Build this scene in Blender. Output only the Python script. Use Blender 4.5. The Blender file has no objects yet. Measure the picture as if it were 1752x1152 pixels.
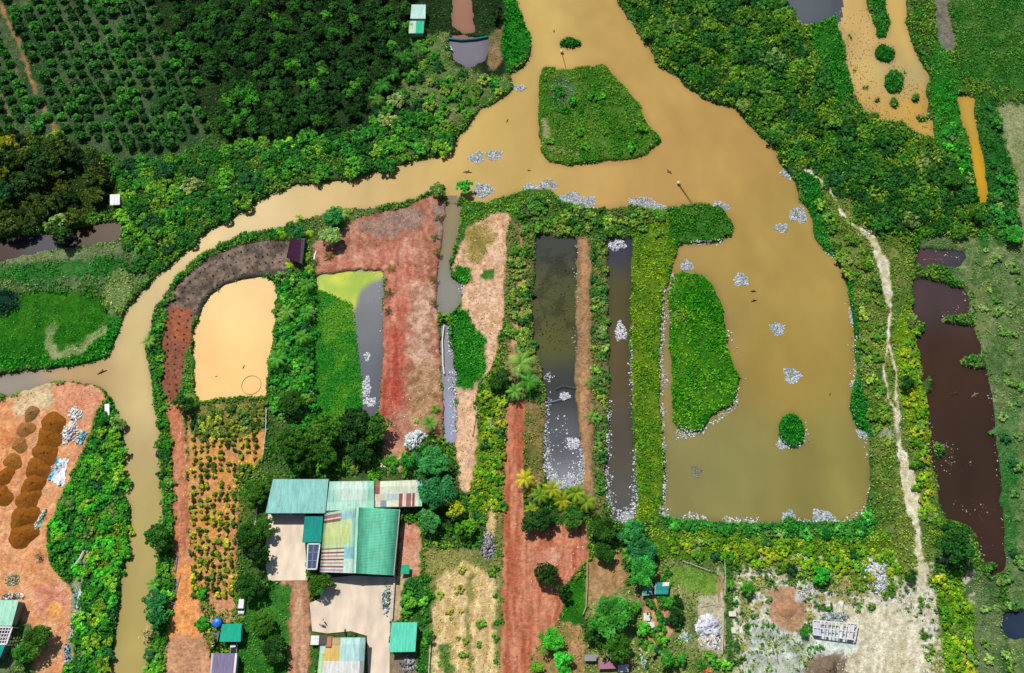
import bpy, math, random
import numpy as np
from mathutils import Vector

S = bpy.context.scene
COL = S.collection
# ------------------------------------------------------------------ camera, sky, sun, exposure
TILT, HFOV, DIST = math.radians(22), math.radians(60), 288.0
cT, sT = math.cos(TILT), math.sin(TILT)
CAM = (0.0, -DIST * sT, DIST * cT)
cam = bpy.data.objects.new("Camera", bpy.data.cameras.new("Camera"))
COL.objects.link(cam)
cam.location = CAM
cam.rotation_euler = (TILT, 0, 0)
cam.data.angle = HFOV
cam.data.clip_start = 1.0
cam.data.clip_end = 8000
S.camera = cam

SUN_EL = math.radians(56)
SHADOW = math.atan2(-0.86, 0.5)                 # ground direction in which shadows fall
sx, sy = -math.cos(SHADOW), -math.sin(SHADOW)   # horizontal direction towards the sun
W = bpy.data.worlds.new("World")
S.world = W
W.use_nodes = True
nt = W.node_tree
sky = nt.nodes.new("ShaderNodeTexSky")
sky.sky_type = 'NISHITA'
sky.sun_disc = False
sky.sun_elevation = SUN_EL
sky.sun_rotation = math.atan2(sx, sy)
nt.links.new(sky.outputs[0], nt.nodes["Background"].inputs[0])
nt.nodes["Background"].inputs[1].default_value = 0.075
sun = bpy.data.objects.new("Sun", bpy.data.lights.new("Sun", 'SUN'))
COL.objects.link(sun)
sun.data.energy = 4.6
sun.data.angle = math.radians(0.5)
sun.data.color = (1.0, 0.96, 0.89)
sun.rotation_euler = Vector((sx * math.cos(SUN_EL), sy * math.cos(SUN_EL), math.sin(SUN_EL))).to_track_quat('Z', 'Y').to_euler()
S.view_settings.view_transform = 'Standard'
S.view_settings.look = 'None'
S.view_settings.exposure = 0.08
S.view_settings.gamma = 1.0

# ------------------------------------------------------------------ helpers
TH = math.tan(HFOV / 2)
def px(x, y, z=0.0):
    """where the ray of photo position (x, y of 1752 x 1152) meets height z"""
    dx, dy, dz = (x - 876) / 876 * TH, -(y - 576) / 876 * TH, -1.0
    wy, wz = dy * cT - dz * sT, dy * sT + dz * cT
    t = (z - CAM[2]) / wz
    return (CAM[0] + dx * t, CAM[1] + wy * t, z)
def topx(X, Y, Z=0.0):
    vx, vy, vz = X - CAM[0], Y - CAM[1], Z - CAM[2]
    yy, zz = vy * cT + vz * sT, -vy * sT + vz * cT
    return 876 + 876 / TH * vx / (-zz), 576 - 876 / TH * yy / (-zz)
def mpp(y):
    return px(877, y)[0] - px(876, y)[0]

def lin(c):
    c = np.asarray(c, float) / 255.0
    return np.where(c <= 0.04045, c / 12.92, ((c + 0.055) / 1.055) ** 2.4)
KG = 0.78
def C(r, g, b, k=KG):
    return tuple(np.minimum(lin((r, g, b)) * k, 0.86))

rng = np.random.default_rng(7)
random.seed(7)
def smooth(t):
    return t * t * (3 - 2 * t)
def vnoise(x, y, scale, seed):
    n = 256
    lat = np.random.default_rng(seed).random((n, n)).astype(np.float32)
    fx, fy = x / scale, y / scale
    ix, iy = np.floor(fx).astype(int), np.floor(fy).astype(int)
    tx, ty = smooth(fx - ix), smooth(fy - iy)
    ix %= n; iy %= n
    jx, jy = (ix + 1) % n, (iy + 1) % n
    return (lat[iy, ix] * (1 - tx) + lat[iy, jx] * tx) * (1 - ty) + (lat[jy, ix] * (1 - tx) + lat[jy, jx] * tx) * ty
def fbm(x, y, scale, seed, o=3):
    s, a, t = 0, 1.0, 0
    for i in range(o):
        s = s + a * vnoise(x, y, scale / 2 ** i, seed + i * 17); t += a; a *= 0.55
    return s / t

def tag(o, label=None, cat=None, group=None, kind=None):
    if label: o["label"] = label
    if cat: o["category"] = cat
    if group: o["group"] = group
    if kind: o["kind"] = kind
    return o
def thing(name, loc, label, cat, group=None, rz=0.0):
    o = bpy.data.objects.new(name, None)
    o.empty_display_size = 0.2
    COL.objects.link(o)
    o.location = loc
    o.rotation_euler = (0, 0, rz)
    return tag(o, label, cat, group)

# ------------------------------------------------------------------ materials
def new_mat(name):
    m = bpy.data.materials.new(name)
    m.use_nodes = True
    n = m.node_tree.nodes
    return m, n, m.node_tree.links, n["Principled BSDF"]
def colour_attr(n, l, objcol=True):
    a = n.new("ShaderNodeAttribute"); a.attribute_name = "Col"
    if not objcol: return a.outputs[0]
    oi = n.new("ShaderNodeObjectInfo")
    mx = n.new("ShaderNodeMix"); mx.data_type = 'RGBA'; mx.blend_type = 'MULTIPLY'; mx.inputs[0].default_value = 1
    l.new(a.outputs[0], mx.inputs[6]); l.new(oi.outputs["Color"], mx.inputs[7])
    return mx.outputs[2]
def wear(n, l, src, scale, lo, hi, vec=None, detail=4, stretch=None):
    """mottling that belongs to the surface: multiplies the colour by noise between lo and hi"""
    tc = n.new("ShaderNodeNewGeometry") if vec is None else None
    out = tc.outputs["Position"] if tc else vec
    if stretch:
        mp = n.new("ShaderNodeMapping"); mp.inputs["Scale"].default_value = stretch
        l.new(out, mp.inputs[0]); out = mp.outputs[0]
    nz = n.new("ShaderNodeTexNoise"); nz.inputs["Scale"].default_value = scale; nz.inputs["Detail"].default_value = detail
    l.new(out, nz.inputs["Vector"])
    mr = n.new("ShaderNodeMapRange"); mr.inputs[1].default_value = 0.3; mr.inputs[2].default_value = 0.7
    mr.inputs[3].default_value = lo; mr.inputs[4].default_value = hi
    l.new(nz.outputs[0], mr.inputs[0])
    mx = n.new("ShaderNodeMix"); mx.data_type = 'RGBA'; mx.blend_type = 'MULTIPLY'; mx.inputs[0].default_value = 1
    l.new(src, mx.inputs[6]); l.new(mr.outputs[0], mx.inputs[7])
    return mx.outputs[2], nz.outputs[0]

m, n, l, b = new_mat("soil_and_turf")
c, _ = wear(n, l, colour_attr(n, l, False), 1.1, 0.66, 1.26, detail=8)
c, nz = wear(n, l, c, 0.28, 0.85, 1.12)
l.new(c, b.inputs["Base Color"]); b.inputs["Roughness"].default_value = 0.95; b.inputs["Specular IOR Level"].default_value = 0.1
nb = n.new("ShaderNodeTexNoise"); nb.inputs["Scale"].default_value = 2.2; nb.inputs["Detail"].default_value = 6
g = n.new("ShaderNodeNewGeometry"); l.new(g.outputs["Position"], nb.inputs["Vector"])
bp = n.new("ShaderNodeBump"); bp.inputs["Strength"].default_value = 0.8; bp.inputs["Distance"].default_value = 0.35
l.new(nb.outputs[0], bp.inputs["Height"]); l.new(bp.outputs[0], b.inputs["Normal"])
M_SOIL = m

def water_mat(name, rough, spec):
    m, n, l, b = new_mat(name)
    c, _ = wear(n, l, colour_attr(n, l, False), 0.05, 0.95, 1.05, detail=3)
    l.new(c, b.inputs["Base Color"]); b.inputs["Roughness"].default_value = rough; b.inputs["Specular IOR Level"].default_value = spec
    w = n.new("ShaderNodeTexNoise"); w.inputs["Scale"].default_value = 1.3; w.inputs["Detail"].default_value = 4
    g = n.new("ShaderNodeNewGeometry"); l.new(g.outputs["Position"], w.inputs["Vector"])
    bp = n.new("ShaderNodeBump"); bp.inputs["Strength"].default_value = 0.12; bp.inputs["Distance"].default_value = 0.1
    l.new(w.outputs[0], bp.inputs["Height"]); l.new(bp.outputs[0], b.inputs["Normal"])
    return m
M_WATER = water_mat("turbid_water", 0.38, 0.09)

def leaf_mat(name, trans=0.3):
    m, n, l, b = new_mat(name)
    c = colour_attr(n, l)
    n.remove(b)
    d = n.new("ShaderNodeBsdfDiffuse"); t = n.new("ShaderNodeBsdfTranslucent"); gl = n.new("ShaderNodeBsdfGlossy")
    gl.inputs["Roughness"].default_value = 0.45; gl.inputs["Color"].default_value = (0.9, 0.95, 0.9, 1)
    l.new(c, d.inputs[0]); l.new(c, t.inputs[0])
    ms = n.new("ShaderNodeMixShader"); ms.inputs[0].default_value = trans
    l.new(d.outputs[0], ms.inputs[1]); l.new(t.outputs[0], ms.inputs[2])
    m2 = n.new("ShaderNodeMixShader"); m2.inputs[0].default_value = 0.006
    l.new(ms.outputs[0], m2.inputs[1]); l.new(gl.outputs[0], m2.inputs[2])
    l.new(m2.outputs[0], n["Material Output"].inputs[0])
    return m
M_LEAF = leaf_mat("leaves")

def plain_mat(name, rough, spec=0.3, metal=0.0, lo=0.85, hi=1.08, scale=0.9, stretch=None):
    m, n, l, b = new_mat(name)
    tc = n.new("ShaderNodeTexCoord")
    c, _ = wear(n, l, colour_attr(n, l), scale, lo, hi, vec=tc.outputs["Object"], stretch=stretch, detail=5)
    l.new(c, b.inputs["Base Color"])
    b.inputs["Roughness"].default_value = rough; b.inputs["Specular IOR Level"].default_value = spec; b.inputs["Metallic"].default_value = metal
    return m
M_ROOF = plain_mat("sheet_metal_roof", 0.55, 0.3, lo=0.72, hi=1.1, scale=0.5, stretch=(3.0, 0.5, 1))
_n, _l = M_ROOF.node_tree.nodes, M_ROOF.node_tree.links          # rust blooms on the sheets
_b = _n["Principled BSDF"]; _src = _b.inputs["Base Color"].links[0].from_socket
_tc = _n.new("ShaderNodeTexCoord"); _nz = _n.new("ShaderNodeTexNoise"); _nz.inputs["Scale"].default_value = 0.9; _nz.inputs["Detail"].default_value = 8
_l.new(_tc.outputs["Object"], _nz.inputs["Vector"])
_mr = _n.new("ShaderNodeMapRange"); _mr.inputs[1].default_value = 0.58; _mr.inputs[2].default_value = 0.78; _mr.inputs[3].default_value = 0; _mr.inputs[4].default_value = 0.45
_mx = _n.new("ShaderNodeMix"); _mx.data_type = 'RGBA'; _mx.inputs[7].default_value = (0.2, 0.11, 0.06, 1)
_l.new(_nz.outputs[0], _mr.inputs[0]); _l.new(_mr.outputs[0], _mx.inputs[0]); _l.new(_src, _mx.inputs[6]); _l.new(_mx.outputs[2], _b.inputs["Base Color"])
M_WALL = plain_mat("rendered_wall", 0.9, 0.2, lo=0.7, hi=1.05)
M_WOOD = plain_mat("weathered_wood", 0.85, 0.2, lo=0.65, hi=1.1, scale=2.5)
M_PLAST = plain_mat("plastic_sheet", 0.4, 0.4, lo=0.8, hi=1.06, scale=1.2)
M_PAINT = plain_mat("painted_metal", 0.25, 0.5, lo=0.92, hi=1.03)
M_GLASS = plain_mat("tinted_glass", 0.06, 0.6, lo=0.95, hi=1.0)
M_CONC = plain_mat("concrete", 0.9, 0.2, lo=0.72, hi=1.06, scale=0.22, stretch=(1.6, 0.6, 1))
M_RUBBER = plain_mat("rubber", 0.8, 0.2)
M_BARK = plain_mat("bark", 0.9, 0.15, lo=0.6, hi=1.1, scale=2)

# ------------------------------------------------------------------ mesh tools
def np_mesh(name, V, F, fc=None, vc=None, mat=None):
    """V (n,3), F (m,k) same-size faces; fc colour per face or vc per vertex"""
    me = bpy.data.meshes.new(name)
    V = np.asarray(V, np.float32); F = np.asarray(F, np.int32)
    m_, k = F.shape
    me.vertices.add(len(V)); me.vertices.foreach_set("co", V.ravel())
    me.loops.add(m_ * k); me.loops.foreach_set("vertex_index", F.ravel())
    me.polygons.add(m_); me.polygons.foreach_set("loop_start", np.arange(0, m_ * k, k, dtype=np.int32))
    try: me.polygons.foreach_set("loop_total", np.full(m_, k, np.int32))
    except Exception: pass
    me.update(calc_edges=True)
    if vc is not None:
        a = me.attributes.new("Col", 'FLOAT_COLOR', 'POINT')
        a.data.foreach_set("color", np.concatenate([np.asarray(vc, np.float32), np.ones((len(V), 1), np.float32)], 1).ravel())
    elif fc is not None:
        a = me.attributes.new("Col", 'FLOAT_COLOR', 'CORNER')
        cc = np.concatenate([np.asarray(fc, np.float32), np.ones((m_, 1), np.float32)], 1)
        a.data.foreach_set("color", np.repeat(cc, k, axis=0).ravel())
    if mat: me.materials.append(mat)
    return me
def link(name, me, parent=None, loc=None):
    o = bpy.data.objects.new(name, me); COL.objects.link(o)
    if parent is not None: o.parent = parent
    if loc is not None: o.location = loc
    return o

class MB:
    """collects shapes of one part, then links them as ONE mesh object"""
    def __init__(s): s.v, s.f, s.c = [], [], []
    def add(s, V, F, c):
        o = len(s.v); s.v += [tuple(p) for p in V]
        for f in F: s.f.append(tuple(i + o for i in f)); s.c.append(c)
    def hexa(s, b4, t4, c):
        s.add(list(b4) + list(t4), [(3, 2, 1, 0), (4, 5, 6, 7), (0, 1, 5, 4), (1, 2, 6, 5), (2, 3, 7, 6), (3, 0, 4, 7)], c)
    def box(s, x0, x1, y0, y1, z0, z1, c):
        s.hexa([(x0, y0, z0), (x1, y0, z0), (x1, y1, z0), (x0, y1, z0)], [(x0, y0, z1), (x1, y0, z1), (x1, y1, z1), (x0, y1, z1)], c)
    def bar(s, a, b, w, h, c):
        a, b = Vector(a), Vector(b); d = (b - a)
        if d.length < 1e-6: return
        d.normalize(); up = Vector((0, 0, 1)) if abs(d.z) < 0.9 else Vector((0, 1, 0))
        r = d.cross(up).normalized() * w / 2; u = r.cross(d).normalized() * h / 2
        s.hexa([a - r - u, a + r - u, a + r + u, a - r + u][::1], [b - r - u, b + r - u, b + r + u, b - r + u], c)
    def tube(s, pts, rad, c, n=7, close=False):
        pts = [Vector(p) for p in pts]; V = []; k = len(pts)
        rad = rad if isinstance(rad, (list, tuple)) else [rad] * k
        for i, p in enumerate(pts):
            d = (pts[(i + 1) % k] - pts[i - 1]) if close else (pts[min(i + 1, k - 1)] - pts[max(i - 1, 0)])
            d.normalize(); up = Vector((0, 0, 1)) if abs(d.z) < 0.9 else Vector((1, 0, 0))
            r = d.cross(up).normalized(); u = r.cross(d)
            for j in range(n):
                a = 2 * math.pi * j / n
                V.append(p + (r * math.cos(a) + u * math.sin(a)) * rad[i])
        F = []
        for i in range(k if close else k - 1):
            i2 = (i + 1) % k
            for j in range(n):
                F.append((i * n + j, i * n + (j + 1) % n, i2 * n + (j + 1) % n, i2 * n + j))
        if not close:
            F.append(tuple(range(n))[::-1]); F.append(tuple((k - 1) * n + j for j in range(n)))
        s.add(V, F, c)
    def lathe(s, cx, cy, prof, c, n=20):
        V, F = [], []
        for r, z in prof:
            for j in range(n):
                a = 2 * math.pi * j / n; V.append((cx + r * math.cos(a), cy + r * math.sin(a), z))
        for i in range(len(prof) - 1):
            for j in range(n):
                F.append((i * n + j, i * n + (j + 1) % n, (i + 1) * n + (j + 1) % n, (i + 1) * n + j))
        F.append(tuple(range(n))[::-1]); F.append(tuple((len(prof) - 1) * n + j for j in range(n)))
        s.add(V, F, c)
    def mesh(s, name, mat):
        me = bpy.data.meshes.new(name)
        me.from_pydata(s.v, [], s.f)
        a = me.attributes.new("Col", 'FLOAT_COLOR', 'CORNER')
        buf = []
        for p in me.polygons:
            buf += list(s.c[p.index]) [:3] * 1 + [1.0] if False else []
        buf = [x for p in me.polygons for _ in range(p.loop_total) for x in (*s.c[p.index][:3], 1.0)]
        a.data.foreach_set("color", buf)
        me.materials.append(mat)
        return me
    def build(s, name, mat, parent=None, loc=None):
        return link(name, s.mesh(name, mat), parent, loc)
# ------------------------------------------------------------------ ground plan: zones traced on the ground plane
MG = 170
RW, RH = 1752 + 2 * MG, 1152 + 2 * MG
RX, RY = np.meshgrid(np.arange(RW) - MG, np.arange(RH) - MG)
RX = RX.astype(np.float32); RY = RY.astype(np.float32)
def blur(a, r):
    if r < 1: return a
    r = int(round(r))
    for ax in (0, 1):
        for _ in range(2):
            p = np.pad(a, [(r + 1, r) if i == ax else (0, 0) for i in (0, 1)], mode='edge').cumsum(ax, dtype=np.float32)
            hi = p[2 * r + 1:, :] if ax == 0 else p[:, 2 * r + 1:]
            lo = p[:-(2 * r + 1), :] if ax == 0 else p[:, :-(2 * r + 1)]
            a = ((hi - lo) / (2 * r + 1)).astype(np.float32)
    return a
def fill(poly):
    out = np.zeros((RH, RW), np.float32)
    P = np.array(poly, float) + MG
    x0, y0 = P[:, 0], P[:, 1]; x1, y1 = np.roll(x0, -1), np.roll(y0, -1)
    for r in range(max(0, int(P[:, 1].min())), min(RH, int(P[:, 1].max()) + 2)):
        yy = r + 0.5
        k = ((y0 <= yy) & (y1 > yy)) | ((y1 <= yy) & (y0 > yy))
        if not k.any(): continue
        xs = np.sort(x0[k] + (yy - y0[k]) * (x1[k] - x0[k]) / (y1[k] - y0[k]))
        for a, b in zip(xs[::2], xs[1::2]):
            a, b = max(0, int(round(a))), min(RW, int(round(b)))
            if b > a: out[r, a:b] = 1
    return out
def stroke(pts, w):
    out = np.zeros((RH, RW), np.float32)
    ws = w if isinstance(w, (list, tuple)) else [w] * len(pts)
    for (ax, ay), (bx, by), wa, wb in zip(pts[:-1], pts[1:], ws[:-1], ws[1:]):
        q = max(wa, wb) + 2
        X0, X1 = int(max(0, min(ax, bx) - q + MG)), int(min(RW, max(ax, bx) + q + MG))
        Y0, Y1 = int(max(0, min(ay, by) - q + MG)), int(min(RH, max(ay, by) + q + MG))
        if X1 <= X0 or Y1 <= Y0: continue
        gx, gy = RX[Y0:Y1, X0:X1], RY[Y0:Y1, X0:X1]
        dx, dy = bx - ax, by - ay; L = dx * dx + dy * dy + 1e-6
        t = np.clip(((gx - ax) * dx + (gy - ay) * dy) / L, 0, 1)
        d = np.hypot(gx - ax - t * dx, gy - ay - t * dy)
        out[Y0:Y1, X0:X1] = np.maximum(out[Y0:Y1, X0:X1], np.clip((wa + (wb - wa) * t) / 2 - d + 0.5, 0, 1))
    return out
def disc(cx, cy, rx, ry):
    return (((RX - cx) / rx) ** 2 + ((RY - cy) / ry) ** 2 < 1).astype(np.float32)
def P(s):
    v = [float(t) for t in s.replace(",", " ").split()]
    return list(zip(v[::2], v[1::2]))

# ---- water outlines
RIVER = P("""884,-170 884,0 893,25 905,55 911,80 908,98 893,118 872,127 879,140 876,152 866,166 845,178 822,188 808,205 800,220 782,238
776,258 745,268 700,278 640,295 600,307 545,312 510,316 470,331 440,346 420,360 385,380 350,400 320,430 290,455 265,475 245,500 225,520
212,540 205,565 195,590 187,608 160,620 100,630 50,636 0,642 -170,650 -170,692 0,674 20,680 40,668 80,655 130,653 165,657 180,670 195,690
205,715 212,745 213,780 210,810 214,845 224,865 222,890 222,915 218,940 215,965 207,995 203,1030 200,1060 197,1090 190,1115 183,1160
178,1322 250,1322 250,1152 258,1100 262,1060 264,1010 270,985 277,950 280,885 277,830 273,752 270,720 262,690 258,650 252,620 248,590
257,560 268,525 285,500 300,475 320,455 345,435 370,420 400,408 430,398 480,390 500,380 530,375 560,362 600,358 640,355 690,345 720,335
745,322 762,318 765,345 785,345 788,330 800,345 830,345 860,337 885,328 910,322 940,325 960,345 1000,355 1050,357 1080,350 1130,360
1150,352 1190,347 1235,355 1250,370 1258,388 1250,405 1225,415 1175,418 1160,422 1155,440 1146,470 1138,500 1134,540 1131,600 1130,680
1134,740 1138,800 1138,850 1130,880 1160,887 1220,890 1270,893 1300,897 1340,892 1350,880 1362,890 1420,895 1460,890 1480,870 1490,840
1490,800 1488,760 1483,740 1465,730 1455,700 1458,660 1468,640 1462,600 1462,560 1455,510 1445,470 1430,445 1405,420 1392,405 1391,375
1382,355 1367,344 1364,312 1332,274 1326,253 1291,222 1256,184 1221,177 1183,156 1156,128 1128,115 1101,69 1073,31 1056,0 1040,-170""")
ISLES = [P("931,115 972,118 1038,111 1066,146 1094,177 1111,212 1135,240 1111,260 1094,271 1031,278 972,283 941,278 927,260 922,226 922,174 924,132"),
         P("1150,470 1165,464 1185,468 1207,470 1224,492 1236,520 1243,560 1246,590 1250,615 1262,635 1268,650 1259,680 1253,699 1230,703 1218,715 1205,735 1190,742 1165,738 1152,720 1150,690 1149,640 1147,590 1145,540 1143,500")]
WATERS = {   # name: (outline, [(colour, x, y)...])
 "river": (RIVER, [((203,172,98),920,20),((198,166,90),860,250),((186,152,84),1060,60),((186,150,84),1250,240),((192,154,88),1080,320),((176,148,78),1340,420),((162,138,68),1350,620),
     ((136,131,76),1250,800),((142,134,72),1420,800),((200,166,94),600,340),((212,182,118),380,400),((206,182,118),230,600),((204,180,122),240,700),((182,164,100),240,880),((178,160,94),230,1080),
     ((186,150,100),150,645),((150,142,126),20,660),((150,130,80),1150,600),((138,130,80),1150,800)]),
 "orange_pond": (P("410,481 440,476 462,475 469,484 473,508 470,554 465,588 458,623 455,679 420,678 382,682 340,689 335,672 333,623 330,574 339,547 351,519 368,501 385,488"),
     [((253,200,124),420,540),((250,196,120),390,650)]),
 "fish_pond": (P("544,474 560,470 600,465 655,462 656,520 655,600 651,660 648,694 638,712 600,718 570,725 543,720 540,650 540,560 542,500"), [((92,96,102),630,540),((86,92,104),630,640),((120,124,130),640,495)]),
 "wide_canal": (P("918,402 988,407 985,480 985,560 984,620 985,680 990,720 996,780 994,834 962,838 940,830 932,800 936,727 934,668 925,625 915,590 912,520"),
     [((58,62,58),940,420),((80,82,40),945,500),((86,86,36),945,580),((50,56,58),960,660),((84,88,92),965,760),((140,144,152),965,825)]),
 "narrow_canal": (P("1040,408 1082,408 1080,484 1078,588 1080,660 1082,720 1087,787 1088,850 1090,885 1068,897 1048,885 1040,850 1036,787 1042,720 1044,640 1042,560 1042,480"),
     [((54,58,74),1060,420),((84,78,44),1060,500),((90,78,48),1060,620),((86,78,66),1062,760),((88,86,80),1062,860)]),
 "ditch": (P("764,348 790,352 785,390 778,420 771,445 771,470 790,490 791,510 780,530 765,540 750,530 747,490 751,460 754,430 759,400"), [((140,126,88),770,380),((128,128,116),765,510)]),
 "drain": (P("754,550 766,553 772,590 779,650 780,700 781,757 764,757 760,700 757,640 754,590"), [((140,142,150),765,600),((160,166,190),772,740)]),
 "brown_pond": (P("1562,477 1590,478 1622,489 1655,497 1659,533 1666,560 1676,588 1690,637 1700,692 1707,773 1716,856 1722,974 1694,990 1673,932 1664,905 1619,891 1610,856 1600,797 1591,780 1591,727 1586,682 1576,623 1565,554"),
     [((78,64,64),1600,500),((68,48,36),1620,620),((62,46,36),1660,800),((66,48,38),1690,940)]),
 "side_pond": (P("1568,424 1600,428 1650,430 1656,440 1642,456 1602,453 1580,459 1568,450"), [((92,66,70),1590,440),((70,72,80),1635,440)]),
 "yellow_pond": (P("1430,-120 1551,-120 1551,42 1565,87 1590,132 1584,160 1596,208 1600,240 1569,226 1544,208 1510,208 1475,188 1461,156 1447,104 1447,80 1433,42 1428,0"),
     [((206,172,96),1535,40),((214,178,110),1460,60),((214,182,118),1480,110),((196,156,74),1490,190),((190,152,70),1570,190),((172,164,116),1514,112),((176,168,120),1553,132),((216,176,96),1475,120),((200,154,66),1560,185),((210,172,96),1542,90)]),
 "yellow_ditch": (P("1638,163 1666,167 1670,208 1681,260 1692,344 1678,344 1664,278 1656,226 1643,201"), [((196,160,70),1655,190),((206,160,40),1675,290)]),
 "grey_pond": (P("1336,-90 1428,-90 1428,28 1402,40 1372,44 1346,16"), [((92,98,104),1390,10)]),
 "dark_pond": (P("-80,420 0,408 60,402 130,394 166,384 208,376 211,385 205,410 170,416 120,422 80,428 40,438 0,446 -80,456"), [((74,46,16),170,395),((66,66,80),60,420),((64,38,14),20,430)]),
 "garden_pond": (P("772,62 836,64 834,88 828,106 800,116 776,100 768,80"), [((112,116,120),800,90),((124,112,130),800,98)]),
 "mud_pool": (P("776,-80 806,-80 808,30 815,54 792,58 774,44"), [((152,108,84),790,20)]),
 "blue_pond": (P("1713,1052 1752,1046 1920,1046 1920,1096 1730,1092 1714,1076"), [((46,60,80),1735,1070)]),
}
water_mask = {}
allw = np.zeros((RH, RW), np.float32)
for k_, (poly, _) in WATERS.items():
    w_ = fill(poly)
    if k_ == "river":
        for i_ in ISLES: w_ *= 1 - fill(i_)
        w_ *= 1 - disc(975, 74, 20, 10); w_ *= 1 - disc(1354, 736, 21, 29)
    if k_ == "brown_pond":
        w_ *= 1 - disc(1648, 546, 40, 9); w_ *= 1 - disc(1672, 618, 30, 11); w_ *= 1 - disc(1702, 740, 14, 7); w_ *= 1 - disc(1606, 770, 9, 14); w_ *= 1 - disc(1720, 850, 10, 14); w_ *= 1 - disc(1572, 560, 9, 12); w_ *= 1 - disc(1690, 970, 16, 9); w_ *= 1 - disc(1590, 660, 7, 16)
    if k_ == "yellow_pond":
        w_ *= 1 - fill(P("1480,-120 1510,-120 1514,0 1523,40 1521,64 1503,66 1495,40 1481,0"))
        w_ *= 1 - disc(1514, 91, 17, 15); w_ *= 1 - disc(1530, 139, 17, 20); w_ *= 1 - disc(1530, 176, 9, 9)
        for a_ in ((1480, 150, 6, 3), (1500, 172, 7, 4), (1566, 168, 8, 6), (1576, 202, 10, 5), (1455, 60, 3, 8), (1462, 120, 5, 4), (1590, 190, 6, 12), (1497, 196, 8, 3), (1548, 120, 3, 5)): w_ *= 1 - disc(*a_)
    water_mask[k_] = w_
    allw = np.maximum(allw, w_)

# ---- land zones: colour A / colour B, feather, vegetation (density, height, colour A, colour B), object the faces belong to
NZ = [fbm(RX, RY, s, 40 + s, 4) for s in (60, 22, 9)]
def stretch_n(a, lo=0.36, hi=0.64): return np.clip((a - lo) / (hi - lo), 0, 1)
mixn = stretch_n(0.45 * NZ[0] + 0.55 * NZ[1])
mixf = stretch_n(NZ[2], 0.35, 0.65)
RUT = stretch_n(fbm(RX + 5 * NZ[0], RY * 0.07 + 6 * NZ[0], 5, 311, 3), 0.34, 0.66)
RUT2 = stretch_n(0.6 * fbm(RX * 0.9 + RY * .12, RY * 0.1, 6, 331, 3) + 0.4 * NZ[2], 0.34, 0.64)
mixm = np.clip(0.5 * mixn + 0.5 * mixf, 0, 1)
rgb = np.zeros((RH, RW, 3), np.float32); va = rgb.copy(); vb = rgb.copy()
vd = np.zeros((RH, RW), np.float32); vh = vd.copy(); oid = np.zeros((RH, RW), np.uint8)
OBJ = ["ground", "dirt_road", "red_dirt_road", "footpath", "dirt_track", "rubble_yard", "earth_dam"]
def zone(mask, A, B, feather=3, veg=None, obj=None, warp=0.5, mx=None):
    r_ = np.flatnonzero(mask.any(1)); c_ = np.flatnonzero(mask.any(0))
    if not len(r_): return
    p_ = 2 * feather + 8
    W_ = (slice(max(0, r_[0] - p_), min(RH, r_[-1] + p_)), slice(max(0, c_[0] - p_), min(RW, c_[-1] + p_)))
    m_ = blur(mask[W_], feather)
    m_ = smooth(np.clip((m_ - 0.5 + (mixf[W_] - 0.5) * warp) * 2.2 + 0.5, 0, 1))[..., None] if warp else m_[..., None]
    t = (mixn if mx is None else mx)[W_][..., None]
    A_, B_ = (lin(A) * KG).astype(np.float32), (lin(B) * KG).astype(np.float32)
    rgb[W_] = rgb[W_] * (1 - m_) + (A_ * (1 - t) + B_ * t) * m_
    if veg:
        d, h, a, b = veg
        m1 = m_[..., 0]
        vd[W_] = vd[W_] * (1 - m1) + d * m1; vh[W_] = vh[W_] * (1 - m1) + h * m1
        va[W_] = va[W_] * (1 - m_) + lin(a).astype(np.float32) * m_; vb[W_] = vb[W_] * (1 - m_) + lin(b).astype(np.float32) * m_
    if obj: oid[W_][m_[..., 0] > 0.5] = OBJ.index(obj)
def Z(s, *a, **k): zone(fill(P(s)), *a, **k)
G_MID = ((44,104,34), (92,124,48))
ALL = np.ones((RH, RW), np.float32)
zone(ALL, (52,84,38), (78,98,52), 0, (1.0, 1.0, (40,108,34), (100,132,50)), warp=0)
# north-west: plantation, forest floor
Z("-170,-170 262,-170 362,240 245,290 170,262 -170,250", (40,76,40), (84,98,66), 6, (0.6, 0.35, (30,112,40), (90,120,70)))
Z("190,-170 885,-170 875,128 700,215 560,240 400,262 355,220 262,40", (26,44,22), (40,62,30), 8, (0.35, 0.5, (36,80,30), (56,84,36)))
zone(stroke(P("-60,-130 2,10 32,70 58,150 95,222"), 7), (170,130,84), (128,104,70), 2, (0.1, 0.2, (70,110,50), (110,110,60)), obj="dirt_track")
for x0_ in (-22, 18): zone(stroke([(x0_ - 40, 10), (x0_ + 52, 235)], 9), (120,112,84), (74,100,60), 3)
Z("-170,235 100,235 175,265 215,330 212,355 60,390 -170,400", (34,48,22), (44,64,26), 6, (0.4, 0.6, (54,90,26), (110,120,30)))
Z("700,60 770,60 770,110 850,135 880,130 876,160 800,210 740,215 690,170", (46,104,34), (128,128,84), 6, (0.8, 0.45, (50,124,36), (130,140,84)), mx=mixm)
Z("838,60 862,40 860,110 842,125 832,100", (146,118,86), (120,110,70), 4, (0.3, 0.3, (90,120,60), (140,130,90)))
Z("845,-170 890,-170 912,80 870,128 858,90 864,30", (24,100,24), (38,120,34), 4, (1.0, 0.9, (20,110,26), (54,140,40)))
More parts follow.
